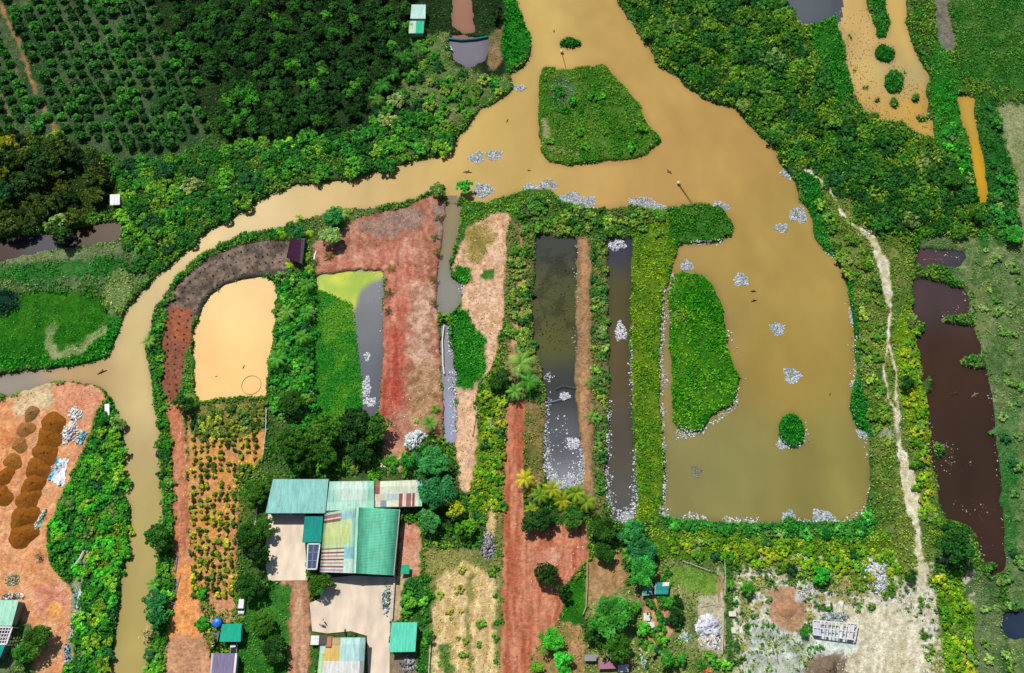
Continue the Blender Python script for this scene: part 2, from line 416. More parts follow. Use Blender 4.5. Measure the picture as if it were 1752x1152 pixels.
# west bank
Z("-170,440 60,430 215,410 260,470 205,540 160,490 60,500 -170,500", (70,104,62), (112,126,86), 6, (0.7, 0.6, (50,110,52), (118,136,90)))
Z("-170,430 100,432 210,415 210,432 100,448 -170,458", (120,134,92), (92,116,70), 4, (0.6, 0.4, (110,130,90), (140,146,110)))
Z("-170,470 110,450 215,440 215,470 -170,492", (40,100,36), (60,116,50), 5, (0.8, 0.5, (30,110,36), (60,130,60)))
Z("-170,508 60,505 130,500 178,515 186,545 160,590 120,600 60,615 -170,620", (14,88,10), (58,120,24), 5, (0.85, 0.3, (14,104,12), (64,140,34)), mx=mixm)
Z("-170,610 60,612 150,595 190,540 212,545 200,600 160,622 -170,648", (22,100,16), (44,124,34), 4, (1.0, 0.8, (24,118,22), (60,140,44)))
Z("186,470 212,455 225,500 196,545 180,520", (104,130,72), (140,150,104), 6, (0.6, 0.5, (96,134,70), (150,160,110)))
zone(stroke(P("92,560 84,585 92,608 140,600 180,560"), 13), (150,160,110), (110,140,80), 5, (0.5, 0.3, (150,160,116), (90,140,70)))
zone(disc(12, 520, 24, 22), (20,60,44), (26,50,34), 6, (1.0, 1.2, (20,70,60), (20,40,30)))
# south-west works yard
Z("-170,720 0,690 58,667 128,654 166,660 182,680 164,705 158,745 136,790 104,860 84,920 92,975 122,1005 132,1040 112,1152 100,1322 40,1322 60,1152 30,1030 -170,1010", (212,138,88), (230,176,130), 4, (0.03, 0.1, (90,120,60), (130,130,80)), obj="dirt_track", mx=mixm)
Z("40,664 92,655 92,690 60,705 20,720 30,690", (226,204,164), (204,176,130), 4, (0.12, 0.2, (150,150,90), (110,130,60)))
Z("92,655 165,660 176,690 150,735 120,730 95,690", (210,136,100), (226,166,130), 5, mx=mixm)
Z("0,740 30,700 20,860 0,860 -60,860", (216,134,78), (232,174,124), 6, mx=mixm)
Z("60,1000 110,1000 120,1040 90,1060 60,1050", (206,132,104), (228,170,144), 5, mx=mixf)
Z("82,1032 110,1032 108,1056 84,1058", (220,152,80), (230,168,96), 4)
Z("-170,1075 30,1060 58,1070 50,1152 40,1322 -170,1322", (70,110,50), (120,130,90), 5, (0.9, 0.6, (50,110,44), (120,136,90)))
Z("188,688 206,700 214,770 214,850 224,890 216,980 200,1080 182,1152 178,1322 100,1322 112,1152 134,1040 122,1000 92,975 80,910 104,860 136,790 158,745 164,705", (36,88,34), (52,108,40), 4, (1.0, 1.0, (36,104,44), (70,136,36)))
Z("150,880 215,880 205,990 165,990 150,950", (84,108,34), (100,120,40), 6, (1.0, 0.9, (80,120,36), (110,140,40)))
zone(stroke(P("150,935 140,975 132,1005 128,1060 118,1130"), 14), (170,150,112), (150,160,130), 4, (0.25, 0.3, (100,130,70), (160,160,120)))
# dyke of the seedling bed
Z("240,560 300,460 400,395 500,372 500,414 440,412 400,425 350,445 315,475 290,510 276,560 276,700 300,1000 290,1060 285,1152 280,1322 246,1322 256,1152 268,1000 284,890 270,700 246,600", (40,92,34), (84,116,48), 3, (1.0, 0.8, (32,104,40), (96,138,52)))
Z("503,413 440,413 400,426 350,446 315,477 291,512 277,560 276,622 281,684 312,690 330,640 325,590 329,560 339,530 355,505 380,485 415,471 470,467 503,460", (140,120,106), (88,76,68), 2, (0.04, 0.15, (80,90,60), (110,110,80)), mx=mixf, warp=0.2)
Z("276,560 300,520 330,535 326,590 318,650 310,690 282,690", (168,96,68), (140,88,68), 4, mx=mixn)
zone(stroke(P("496,462 440,470 400,478 370,492 348,515 336,540"), 9), (74,70,66), (94,86,80), 3, (0.2, 0.3, (60,80,50), (90,100,70)))
Z("318,600 332,600 336,690 360,700 316,712 308,690", (50,110,40), (80,124,50), 3, (1.0, 0.6, (40,110,40), (96,140,60)))
Z("283,690 313,690 320,760 324,900 330,1000 352,1060 366,1152 372,1322 285,1322 286,1152 292,1060 302,1000 298,900 296,760", (184,112,78), (214,148,110), 2, (0.02, 0.1, (120,120,70), (140,130,90)), obj="dirt_road", warp=0.4, mx=RUT)
Z("299,960 335,960 372,1050 352,1060 360,1100 290,1100 292,1050", (244,172,98), (226,148,88), 8, mx=RUT)
Z("290,1090 350,1090 366,1152 372,1322 284,1322 286,1130", (186,136,104), (206,156,118), 8)
Z("320,706 452,690 456,760 440,800 428,860 405,900 408,960 400,1040 372,1050 345,1010 328,960 324,860", (216,150,86), (200,146,100), 3, (0.12, 0.2, (120,130,50), (180,160,70)))
Z("322,700 455,684 455,740 330,752", (96,116,58), (150,130,70), 5, (0.6, 0.5, (70,110,50), (130,140,60)))
Z("400,800 470,790 462,850 455,1000 420,1030 405,980 412,900", (60,92,40), (90,110,50), 6, (0.8, 0.6, (50,104,40), (110,130,60)))
# between the ponds
Z("470,468 546,460 545,720 520,760 470,800 455,760 456,690 470,580", (36,92,30), (58,110,40), 3, (1.0, 0.8, (34,110,36), (80,140,56)))
Z("455,690 540,720 700,770 780,800 770,930 725,930 722,820 460,818", (38,72,30), (80,100,50), 5, (0.7, 0.6, (40,100,36), (90,130,50)))
Z("500,372 600,352 640,352 640,372 600,400 560,420 540,460 500,470", (54,100,40), (120,120,80), 5, (0.9, 0.7, (36,104,40), (110,130,70)))
# earth dam
Z("600,382 640,366 700,352 745,332 764,345 760,420 752,470 750,540 756,640 762,750 740,740 700,760 684,790 660,772 650,706 655,600 658,470 600,467 544,473 536,420 572,400", (166,104,82), (192,138,114), 3, (0.07, 0.15, (130,120,70), (150,140,90)), obj="earth_dam", warp=0.4, mx=mixf)
Z("612,384 700,352 735,360 720,392 660,410 620,400", (136,114,104), (168,132,116), 7, mx=mixf)
Z("560,440 700,410 720,440 660,462 560,462", (182,108,86), (210,158,136), 6, mx=RUT2)
Z("657,560 690,560 690,700 652,720", (170,76,58), (200,120,98), 6, mx=RUT)
Z("664,470 700,440 720,480 700,560 664,560", (178,98,78), (208,142,118), 8, mx=RUT)
Z("700,480 742,480 748,620 740,700 706,650", (170,126,98), (212,172,148), 10, mx=mixf)
Z("700,640 752,620 758,740 706,740", (146,110,74), (190,150,114), 8, mx=mixf)
zone(stroke(P("654,470 654,600 648,700"), 4), (150,120,80), (170,130,90), 1)
Z("740,345 764,345 758,420 744,420", (150,118,110), (160,130,110), 4)
# sandy strips east of the dam
Z("790,345 860,337 905,324 940,325 960,345 1130,358 1135,400 870,395 800,430 778,460", (48,100,34), (78,120,40), 4, (1.0, 0.6, (50,118,34), (104,140,56)))
Z("800,390 860,362 872,372 868,440 862,540 850,600 840,640 822,650 812,700 820,760 808,846 790,842 780,757 782,690 782,560 790,530 792,480 776,470 778,440", (228,188,156), (208,164,126), 3, (0.18, 0.2, (130,130,60), (170,150,90)), mx=mixf)
Z("795,395 830,380 850,400 820,450 795,455", (150,136,70), (196,160,110), 6, (0.6, 0.3, (120,130,50), (150,140,80)))
zone(disc(792, 471, 16, 16), (36,104,22), (50,120,30), 4, (1.0, 0.5, (36,124,28), (70,140,50)))
zone(disc(833, 472, 12, 10), (60,110,30), (70,120,40), 4, (1.0, 0.4, (60,120,34), (90,140,50)))
Z("776,540 800,530 812,560 834,580 832,640 805,672 782,665", (32,110,24), (50,122,30), 4, (1.0, 0.5, (24,116,26), (56,136,40)))
Z("786,690 800,680 824,690 815,760 808,846 792,842 782,760", (226,186,150), (216,172,132), 4)
Z("868,380 915,380 912,520 918,600 928,640 890,690 868,690 860,600 866,480", (92,104,56), (140,124,84), 3, (0.8, 0.6, (60,104,44), (120,130,76)))
zone(stroke(P("896,395 892,450 888,520 880,600 875,640"), 14), (196,156,116), (170,130,96), 4, (0.15, 0.2, (120,124,70), (150,140,90)))
Z("826,650 862,620 868,690 862,780 860,880 840,900 838,860 800,930 780,930 805,850 818,760", (96,126,28), (120,140,36), 4, (1.0, 0.6, (92,138,26), (140,158,40)))
Z("838,850 850,850 846,930 852,990 846,1152 820,1152 826,960", (222,190,140), (206,176,124), 5, (0.3, 0.3, (120,130,60), (190,170,110)))
# red road and yard
Z("850,690 868,690 866,780 862,880 858,1000 856,1152 856,1322 842,1322 846,1000 850,880", (104,112,58), (150,130,80), 3, (0.7, 0.5, (70,110,44), (140,136,80)))
Z("868,690 902,688 897,780 893,850 900,905 1005,896 1006,955 976,990 962,1030 958,1060 932,1090 908,1130 900,1322 854,1322 856,1152 858,1000 862,880 866,780", (176,98,68), (208,140,108), 2, (0.01, 0.1, (120,110,60), (140,120,80)), obj="red_dirt_road", warp=0.4, mx=RUT)
zone(disc(934, 958, 26, 18), (216,164,138), (200,130,104), 7)
Z("896,690 936,690 936,800 930,826 900,860 894,840 898,780", (112,106,60), (150,124,84), 4, (0.7, 0.5, (80,110,44), (140,130,76)))
Z("968,1000 1004,985 1004,1050 985,1076 962,1070", (34,100,18), (50,116,26), 3, (0.9, 0.3, (30,112,22), (60,130,40)))
Z("905,1130 932,1090 962,1060 1000,1075 1005,1152 1005,1322 900,1322", (180,136,96), (150,130,76), 6, (0.5, 0.4, (80,120,50), (130,140,80)))
Z("1006,960 1030,945 1062,945 1070,985 1066,1035 1030,1042 1002,1035", (182,146,104), (158,124,80), 4, (0.25, 0.15, (176,150,104), (130,120,70)), mx=mixf)
# dykes between canals
Z("984,380 1016,380 1012,480 1012,560 1014,640 1016,760 1016,860 1000,880 992,836 997,780 990,720 985,680 985,480", (160,126,90), (130,106,74), 2, (0.25, 0.25, (110,110,64), (150,130,84)), mx=mixf)
zone(stroke(P("1001,400 999,480 999,560 998,640 1001,740 1004,830"), 12), (190,146,104), (160,124,90), 4, (0.1, 0.2, (120,110,70), (150,130,90)))
Z("1008,380 1042,400 1044,520 1044,640 1040,760 1036,800 1042,880 1014,890 1016,760 1012,560", (78,98,52), (130,116,76), 3, (0.8, 0.6, (60,106,50), (120,126,70)))
Z("900,330 960,345 1130,358 1130,400 1090,410 1000,404 915,404 880,380", (60,92,36), (100,110,60), 4, (0.9, 0.7, (50,108,36), (110,126,60)))
Z("1081,400 1150,360 1160,420 1148,470 1136,520 1132,640 1132,740 1138,850 1128,890 1092,890 1088,787 1081,660 1079,560", (62,106,26), (112,136,30), 3, (1.0, 0.5, (62,120,26), (128,152,34)), mx=mixm)
# islands and lake shores
Z("915,105 1045,105 1140,240 1110,275 950,290 915,250", (52,104,24), (88,120,40), 4, (1.0, 0.5, (44,116,28), (96,132,50)), mx=mixn)
zone(stroke(P("934,205 934,240 945,260 985,262"), 8), (170,160,120), (110,130,70), 4, (0.6, 0.4, (170,165,130), (110,130,70)))
zone(disc(965, 155, 24, 22), (70,104,70), (96,116,84), 6, (1.0, 0.6, (70,110,76), (120,140,104)))
Z("1138,462 1222,462 1275,650 1250,710 1190,750 1145,735", (18,98,10), (76,126,26), 4, (1.0, 0.6, (20,118,12), (92,146,34)), mx=mixm)
zone(disc(1165, 540, 10, 14), (140,130,60), (110,130,50), 5)
zone(disc(1354, 736, 26, 34), (24,100,24), (30,110,30), 2, (1.0, 0.8, (24,110,28), (40,124,40)))
zone(disc(975, 74, 24, 14), (20,80,24), (30,90,30), 2, (1.0, 0.8, (20,90,30), (40,110,40)))
Z("1140,350 1240,350 1262,390 1225,420 1150,424", (40,96,22), (70,116,40), 4, (1.0, 0.7, (36,106,24), (84,130,50)))
# east: thicket belt and footpath land
Z("1040,-170 1340,-170 1400,60 1450,190 1560,235 1620,300 1690,420 1560,430 1480,400 1440,380 1400,310 1330,270 1290,210 1220,170 1150,120 1100,60", (40,80,28), (70,104,40), 6, (1.0, 1.5, (46,108,30), (112,138,48)))
zone(stroke(P("1310,-60 1352,50 1400,120 1440,190 1480,225"), 12), (70,130,50), (96,136,70), 5, (0.9, 0.4, (60,134,50), (110,150,80)))
Z("1386,280 1440,330 1480,390 1560,420 1568,520 1590,700 1600,800 1615,900 1590,1000 1500,1000 1480,890 1495,840 1490,760 1470,700 1470,600 1440,450 1395,400 1368,330", (74,108,38), (124,132,66), 4, (0.85, 0.6, (72,112,40), (128,140,76)))
Z("1530,560 1560,520 1575,640 1590,740 1560,760 1540,690", (96,130,20), (116,144,30), 4, (1.0, 0.5, (90,140,22), (130,156,40)))
Z("1366,300 1400,300 1420,420 1455,480 1470,560 1470,640 1490,730 1500,760 1470,740 1450,700 1440,480 1390,400", (24,100,30), (46,112,40), 4, (1.0, 0.8, (20,108,32), (56,130,50)))
Z("1560,410 1760,400 1922,400 1922,1322 1740,1322 1730,1152 1720,980 1710,780 1690,640 1660,500 1570,420", (62,100,48), (126,138,92), 6, (0.8, 0.38, (64,112,52), (128,146,98)), mx=mixm)
Z("1690,700 1740,700 1740,960 1720,960", (44,108,40), (88,120,70), 6, (0.8, 0.4, (56,112,60), (90,130,80)))
Z("1640,960 1700,990 1720,1100 1710,1322 1640,1322 1650,1100", (56,96,46), (110,126,84), 8, (0.85, 0.4, (76,108,64), (116,134,90)))
Z("1570,488 1690,488 1690,640 1640,640", (104,122,72), (120,134,84), 4)
for pts_, w__ in ((P("1374,291 1392,300 1410,318 1428,342 1438,366 1452,382 1472,392"), [7, 4, 3, 3, 3, 3, 6]), (P("1472,392 1488,408 1498,425 1506,445 1512,470 1518,500 1522,525"), [8, 10, 13, 19, 18, 14, 7]), (P("1522,525 1522,560 1519,590 1514,606 1511,625 1516,655 1523,690 1532,712"), [5, 4, 4, 4, 4, 4, 5, 8]),
        (P("1519,590 1527,610 1532,640 1534,675 1535,712"), [4, 4, 4, 4, 5]), (P("1532,706 1535,730 1537,760 1544,785 1552,810 1560,850 1564,880"), [12, 7, 8, 17, 26, 28, 22]), (P("1562,875 1568,910 1569,940 1575,975 1576,1010"), [13, 8, 11, 13, 18])):
    zone(stroke(pts_, w__), (196,186,146), (228,222,198), 1, (0.02, 0.1, (130,140,90), (170,170,130)), obj="footpath", warp=0.6, mx=mixf)
zone(stroke(P("1472,622 1500,622"), 12), (170,176,150), (120,136,90), 3)
zone(stroke(P("1494,742 1534,746"), 16), (160,166,130), (124,136,90), 4)
# north-east fields
Z("1626,-170 1922,-170 1922,165 1700,160 1640,120 1630,40", (30,92,24), (76,116,50), 8, (0.9, 0.5, (40,106,34), (86,126,60)))
Z("1600,60 1640,130 1640,170 1690,420 1680,440 1650,290 1600,250 1590,150", (36,104,28), (60,120,40), 5, (1.0, 0.7, (30,116,30), (70,130,50)))
Z("1585,-120 1618,-120 1622,20 1634,70 1626,95 1610,80 1600,40", (132,122,106), (110,112,96), 3, (0.15, 0.2, (110,120,80), (140,140,110)), mx=mixf)
Z("1700,180 1922,180 1922,420 1742,420 1738,300 1715,250", (150,154,112), (124,136,88), 5, (0.5, 0.3, (130,146,96), (160,160,124)))
Z("1665,160 1700,165 1722,260 1742,420 1700,420 1680,250", (34,90,30), (54,104,44), 5, (0.9, 0.6, (30,96,36), (60,116,50)))
zone(stroke(P("1570,318 1582,335 1590,355"), 12), (150,116,92), (130,110,84), 3)
Z("1478,-120 1508,-120 1526,40 1548,160 1540,190 1505,150 1495,60", (26,90,26), (40,104,36), 4, (1.0, 0.8, (24,100,26), (56,120,44)))
Z("1396,20 1430,20 1445,80 1445,110 1458,160 1430,190 1410,130 1380,60", (26,94,20), (44,110,30), 4, (1.0, 0.8, (24,104,22), (60,126,40)))
Z("1590,130 1630,140 1640,210 1600,200", (30,110,24), (44,120,34), 4, (1.0, 0.8, (26,116,26), (56,136,40)))
# south-east: scrub, gardens, pale yard
Z("1130,885 1480,890 1510,900 1560,1000 1480,1010 1440,990 1380,985 1300,975 1240,965 1130,960 1110,910", (62,106,28), (108,128,40), 4, (1.0, 0.6, (62,120,28), (122,146,44)), mx=mixm)
Z("1130,884 1300,892 1480,876 1500,900 1480,925 1300,918 1140,908", (36,96,30), (50,112,44), 4, (1.0, 0.9, (34,104,36), (70,130,60)))
Z("1130,955 1240,960 1240,1152 1240,1322 1000,1322 1005,1040 1075,1000", (96,116,60), (150,146,96), 5, (0.6, 0.5, (70,116,50), (140,146,90)))
Z("1150,965 1215,975 1235,1000 1225,1020 1180,1015 1150,1000", (96,136,50), (120,150,60), 5, (0.6, 0.2, (90,140,50), (120,150,70)))
Z("1100,1024 1142,1020 1145,1060 1150,1090 1120,1105 1095,1090", (196,140,104), (206,160,120), 4, (0.08, 0.2, (110,120,70), (160,150,100)))
Z("1196,1020 1238,1020 1240,1060 1238,1120 1195,1110", (196,184,160), (176,170,140), 4, (0.1, 0.2, (120,130,80), (160,160,110)))
Z("1250,985 1285,970 1330,978 1362,1000 1392,992 1412,1004 1450,1006 1478,1016 1500,1010 1540,1008 1556,992 1592,1000 1606,1030 1600,1060 1620,1095 1628,1130 1642,1160 1650,1322 1246,1322", (242,238,226), (192,186,160), 5, (0.12, 0.25, (110,124,66), (170,164,116)), mx=mixf, obj="rubble_yard", warp=1.5)
for cx_, cy_, rx_, ry_ in ((1300, 1000, 30, 14), (1395, 1022, 22, 9), (1272, 1040, 10, 30), (1440, 1016, 26, 9), (1260, 1120, 8, 34), (1385, 1056, 12, 10), (1340, 1100, 20, 12), (1600, 1120, 10, 20)):
    zone(disc(cx_, cy_, rx_, ry_), (110,124,60), (168,158,110), 6, (0.7, 0.5, (84,120,40), (140,146,80)), warp=1.6, mx=mixf)
Z("1395,1045 1545,1040 1580,1090 1600,1322 1395,1322 1405,1100", (234,226,202), (196,188,154), 8, (0.03, 0.1, (150,150,100), (170,160,120)), mx=RUT2)
Z("1312,1010 1370,1005 1380,1040 1372,1082 1350,1085 1318,1062", (182,142,110), (168,130,96), 5, (0.1, 0.2, (120,120,70), (160,140,100)))
Z("1290,1062 1375,1090 1400,1110 1390,1160 1270,1160", (206,214,202), (160,166,150), 4, mx=mixf)
Z("1390,1075 1450,1080 1470,1105 1440,1130 1395,1130", (214,224,216), (204,216,206), 4)
Z("1365,995 1395,1000 1395,1028 1362,1030", (204,204,198), (190,190,180), 3)
Z("1240,965 1252,965 1254,1130 1244,1130", (60,100,40), (80,110,50), 3, (0.9, 0.5, (50,104,40), (100,130,60)))
Z("1600,1000 1640,990 1665,1060 1665,1152 1660,1322 1630,1322 1612,1100", (70,120,24), (100,140,34), 4, (1.0, 0.8, (60,124,24), (120,150,40)))
Z("1380,1125 1450,1120 1450,1160 1370,1160", (122,108,88), (140,128,104), 7)
Z("1415,985 1440,985 1475,1010 1410,1010", (190,168,124), (150,150,80), 6)
# fields left of the red road
Z("730,940 856,935 858,1322 726,1322 724,1000", (112,124,62), (150,146,86), 5, (0.6, 0.4, (96,124,50), (150,150,84)))
Z("752,985 800,960 850,990 845,1060 850,1152 850,1322 732,1322 740,1060", (234,206,156), (190,160,104), 6, (0.35, 0.25, (128,134,64), (206,188,124)), mx=RUT2)
zone(stroke(P("806,985 800,1060 806,1152"), 9), (130,130,70), (160,150,90), 4, (0.8, 0.3, (110,130,60), (140,140,80)))
zone(stroke(P("760,1110 768,1152 770,1200"), 22), (80,120,50), (110,130,60), 6, (0.8, 0.4, (60,120,44), (110,140,60)))
# homestead
Z("480,990 530,990 532,1152 534,1322 472,1322 478,1100", (174,122,92), (206,162,130), 2, (0.03, 0.1, (110,120,60), (150,140,90)), obj="dirt_track", warp=0.3, mx=RUT)
Z("415,1000 497,996 494,1152 490,1322 402,1322 412,1100", (40,104,30), (64,120,44), 3, (0.9, 0.4, (36,116,30), (84,140,50)))
Z("684,895 722,900 720,990 700,996 684,990", (196,126,100), (210,160,130), 3, (0.02, 0.1, (120,120,70), (140,130,90)))
Z("684,985 702,990 686,1064 668,1064 672,1000", (206,180,140), (190,166,124), 3, (0.06, 0.1, (120,120,70), (140,130,90)))
Z("688,996 738,980 734,1152 720,1322 700,1322 716,1064 688,1064", (40,96,34), (70,112,44), 4, (1.0, 0.6, (36,104,36), (80,130,56)))
Z("664,1118 714,1118 716,1322 662,1322", (150,130,106), (120,116,104), 4, (0.15, 0.3, (90,110,60), (140,130,100)))
Z("655,765 700,755 690,812 655,815", (196,140,106), (180,150,120), 4)
Z("340,1020 420,1030 412,1070 360,1070 340,1050", (214,166,124), (196,140,104), 4)
Z("530,1075 545,1090 540,1152 540,1322 528,1322", (70,110,44), (96,124,60), 2, (0.8, 0.4, (60,116,44), (110,136,64)))
for s_ in ("456,878 523,880 524,932 528,995 458,996 450,960", "540,985 690,983 684,1062 668,1064 668,1160 628,1180 624,1092 600,1088 560,1090 530,1088 526,1032 540,1024", "458,818 726,818 724,870 688,872 680,990 545,990 545,930 454,880"):
    vd *= 1 - fill(P(s_))
vd *= (1 - np.clip(blur(allw, 2) * 2.2 - 0.7, 0, 1))

# blurred copies of the water outlines make the shores slope
wm_blur = {k_: blur(w_, 2) for k_, w_ in water_mask.items()}
allb = blur(allw, 3)
def samp(a, X, Y):
    x = np.clip(X + MG, 0, RW - 1.001); y = np.clip(Y + MG, 0, RH - 1.001)
    ix, iy = x.astype(int), y.astype(int)
    tx, ty = x - ix, y - iy
    if a.ndim == 3: tx, ty = tx[:, None], ty[:, None]
    return (a[iy, ix] * (1 - tx) + a[iy, ix + 1] * tx) * (1 - ty) + (a[iy + 1, ix] * (1 - tx) + a[iy + 1, ix + 1] * tx) * ty
def samp0(a, X, Y):
    return a[np.clip(Y + MG + .5, 0, RH - 1).astype(int), np.clip(X + MG + .5, 0, RW - 1).astype(int)]

# ------------------------------------------------------------------ ground sheet (reaches the horizon), split into its roads, yards and dam
d = 0.55
gx = np.arange(-235, 235.01, d); gy = np.arange(-130, 180.01, d)
ext = [40, 100, 220, 480, 1000, 2200]
gx = np.concatenate([[gx[0] - e for e in ext[::-1]], gx, [gx[-1] + e for e in ext]])
gy = np.concatenate([[gy[0] - e for e in ext[::-1]], gy, [gy[-1] + e for e in ext]])
GX, GY = np.meshgrid(gx, gy)
nx, ny = len(gx), len(gy)
VX, VY = GX.ravel(), GY.ravel()
PX, PY = topx(VX, np.clip(VY, -400, 400))
bad = (VY < -350) | (PX < -MG) | (PX > 1752 + MG) | (PY < -MG) | (PY > 1152 + MG)
wxp = PX + (fbm(VX, VY, 3.0, 5, 2) - 0.5) * 7; wyp = PY + (fbm(VX, VY, 3.0, 9, 2) - 0.5) * 7
HUM = lambda x, y: fbm(x, y, 2.6, 77, 3)
WZ = -0.45
def ground_z(X, Y, wx=None, wy=None):
    if wx is None:
        a, b_ = topx(X, Y)
        wx = a + (fbm(X, Y, 3.0, 5, 2) - 0.5) * 7; wy = b_ + (fbm(X, Y, 3.0, 9, 2) - 0.5) * 7
    w = samp(allb, wx, wy)
    land = 0.15 + fbm(X, Y, 30, 3, 2) * 0.5 + samp(vh, wx, wy) * samp(vd, wx, wy) * (HUM(X, Y) - 0.3) * 0.9
    s = np.clip((w - 0.15) / 0.7, 0, 1)
    return land * (1 - s) + s * -2.0 + (1 - s) * s * 0.6
gz = np.where(bad, 0.2 + fbm(VX, VY, 40, 3, 2) * 0.5, ground_z(VX, VY, wxp, wyp))
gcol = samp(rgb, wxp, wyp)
far = (lin((58,92,42)) * KG)[None] * (0.7 + 0.6 * fbm(VX, VY, 25, 21, 3))[:, None]
gcol = np.where(bad[:, None], far, gcol)
goid = np.where(bad, 0, samp0(oid, wxp, wyp))
I = np.arange(nx * ny).reshape(ny, nx)
quads = np.stack([I[:-1, :-1], I[:-1, 1:], I[1:, 1:], I[1:, :-1]], -1).reshape(-1, 4)
qo = goid[quads[:, 0]]
GV = np.stack([VX, VY, gz], 1)
for i, nm in enumerate(OBJ):
    q = quads[qo == i]
    if not len(q): continue
    used, inv = np.unique(q, return_inverse=True)
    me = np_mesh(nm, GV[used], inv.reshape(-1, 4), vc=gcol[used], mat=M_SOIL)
    me.polygons.foreach_set("use_smooth", np.ones(len(q), bool))
    tag(link(nm, me), kind="structure")

# ------------------------------------------------------------------ water, one sheet for each body
d2 = 1.0
hx = np.arange(-240, 240, d2); hy = np.arange(-135, 190, d2)
HX, HY = np.meshgrid(hx, hy); hvx, hvy = HX.ravel(), HY.ravel()
hpx, hpy = topx(hvx, hvy)
J = np.arange(len(hvx)).reshape(HX.shape)
wq = np.stack([J[:-1, :-1], J[:-1, 1:], J[1:, 1:], J[1:, :-1]], -1).reshape(-1, 4)
ALGAE = blur(fill(P("540,470 560,468 600,463 657,460 657,474 632,484 614,498 608,524 600,540 588,520 570,510 546,508")), 4)
for wi, (nm, (poly, cs)) in enumerate(WATERS.items()):
    near = blur(water_mask[nm], 7)
    inm = samp(near, hpx, hpy) > 0.02
    inm &= (hpx > -MG + 2) & (hpx < 1752 + MG - 2) & (hpy > -MG + 2) & (hpy < 1152 + MG - 2)
    q = wq[inm[wq].any(1)]
    used, inv = np.unique(q, return_inverse=True)
    X, Y = hpx[used], hpy[used]
    wsum, col = 0, 0
    for c_, cx, cy in cs:
        w = 1.0 / ((X - cx) ** 2 + (Y - cy) ** 2 + 900) ** 1.5
        wsum = wsum + w; col = col + w[:, None] * (lin(c_) * KG * 0.9)[None]
    col = col / wsum[:, None]
    col = col * (0.94 + 0.12 * fbm(hvx[used], hvy[used], 24, 91, 3))[:, None]
    wx_ = hvx[used] + 14 * (fbm(hvx[used], hvy[used], 40, 93, 2) - .5); wy_ = hvy[used] + 30 * (fbm(hvx[used], hvy[used], 36, 95, 2) - .5)
    silt = fbm(wx_ * 1.6, wy_ * .8, 16, 97, 4) - .5
    edge = samp(blur(water_mask[nm], 6), X, Y)
    shal = np.clip((0.97 - edge) / 0.4, 0, 1)[:, None]
    col = col * (1 + 0.36 * silt)[:, None] * (1 - shal * np.array([.10, .12, .06]) * (0.6 if nm == "orange_pond" else 1.6))
    if nm == "fish_pond":
        a = samp(ALGAE, X, Y)[:, None]; a = np.clip(a * 1.3 - 0.1, 0, 1)
        nzz = np.clip((fbm(hvx[used], hvy[used], 7, 33, 4)[:, None] - .33) / .34, 0, 1)
        col = col * (1 - a) + a * ((lin((146,176,4)) * (1 - nzz) + lin((222,214,8)) * nzz) * KG * 1.0)
    if nm == "wide_canal":
        nzz = np.clip((fbm(hvx[used], hvy[used], 4, 12, 3) - 0.52) * 8, 0, 1) * (Y < 610) * (Y > 420)
        col = col * (1 - 0.45 * nzz[:, None])
    me = np_mesh(nm, np.stack([hvx[used], hvy[used], np.full(len(used), WZ + 0.012 * wi)], 1), inv.reshape(-1, 4), vc=col, mat=M_WATER)
    me.polygons.foreach_set("use_smooth", np.ones(len(q), bool))
    tag(link(nm, me), kind="structure")
# ------------------------------------------------------------------ vegetation
KV = 1.6
KO = 2.25
def leaf_quads(cen, nrm, size, r, elong=1.5):
    """one pointed leaf-clump face per centre"""
    n = len(cen)
    a = r.normal(size=(n, 3)); a -= (a * nrm).sum(1, keepdims=True) * nrm
    a /= np.linalg.norm(a, axis=1, keepdims=True) + 1e-9
    b = np.cross(nrm, a)
    s = size[:, None]
    bend = nrm * s * 0.18
    V = np.stack([cen - a * s * elong * .5 - bend, cen + b * s * .5, cen + a * s * elong * .5 - bend, cen - b * s * .5], 1).reshape(-1, 3)
    return V, np.arange(n * 4).reshape(n, 4)
def unit(v): return v / (np.linalg.norm(v, axis=1, keepdims=True) + 1e-9)

def crown_mesh(name, R, H, n, leaf, lobes, seed, z0=0.0, spread=0.55, up=0.25, var=0.35, lobe=(0.3, 0.52)):
    """clumped crown of leaf faces: lobes scattered through an ellipsoid of radius R, height H, base at z0"""
    r = np.random.default_rng(seed)
    L = unit(r.normal(size=(lobes, 3))); L[:, 2] = np.abs(L[:, 2]) * 0.9 - 0.15
    rad = r.random((lobes, 1)) ** 0.5
    ctr = L * rad * np.array([R * spread, R * spread, H * 0.42]) + np.array([0, 0, z0 + H * 0.48])
    lr = R * r.uniform(*lobe, lobes)
    tone = r.uniform(1 - var, 1 + var, lobes)
    warm = r.uniform(-0.12, 0.22, lobes)
    k = r.integers(0, lobes, n)
    dirs = unit(r.normal(size=(n, 3)) + np.array([0, 0, up]))
    dist = lr[k] * (0.55 + 0.55 * r.random(n) ** 0.6)
    sq = np.array([1, 1, max(0.55, min(1.0, H / (2 * R)))])
    cen = ctr[k] + dirs * dist[:, None] * sq
    cen[:, 2] = np.maximum(cen[:, 2], z0 + 0.1)
    nrm = unit(dirs + r.normal(size=(n, 3)) * 0.5 + np.array([0, 0, 0.75]))
    V, F = leaf_quads(cen, nrm, leaf * r.uniform(0.6, 1.35, n), r)
    t = (tone[k] * r.uniform(0.72, 1.28, n))
    col = np.stack([t * (1 + warm[k] + r.normal(size=n) * 0.06), t, t * (1 - 0.5 * warm[k])], 1)
    return np_mesh(name, V, F, fc=np.clip(col, 0.05, 3), mat=M_LEAF)

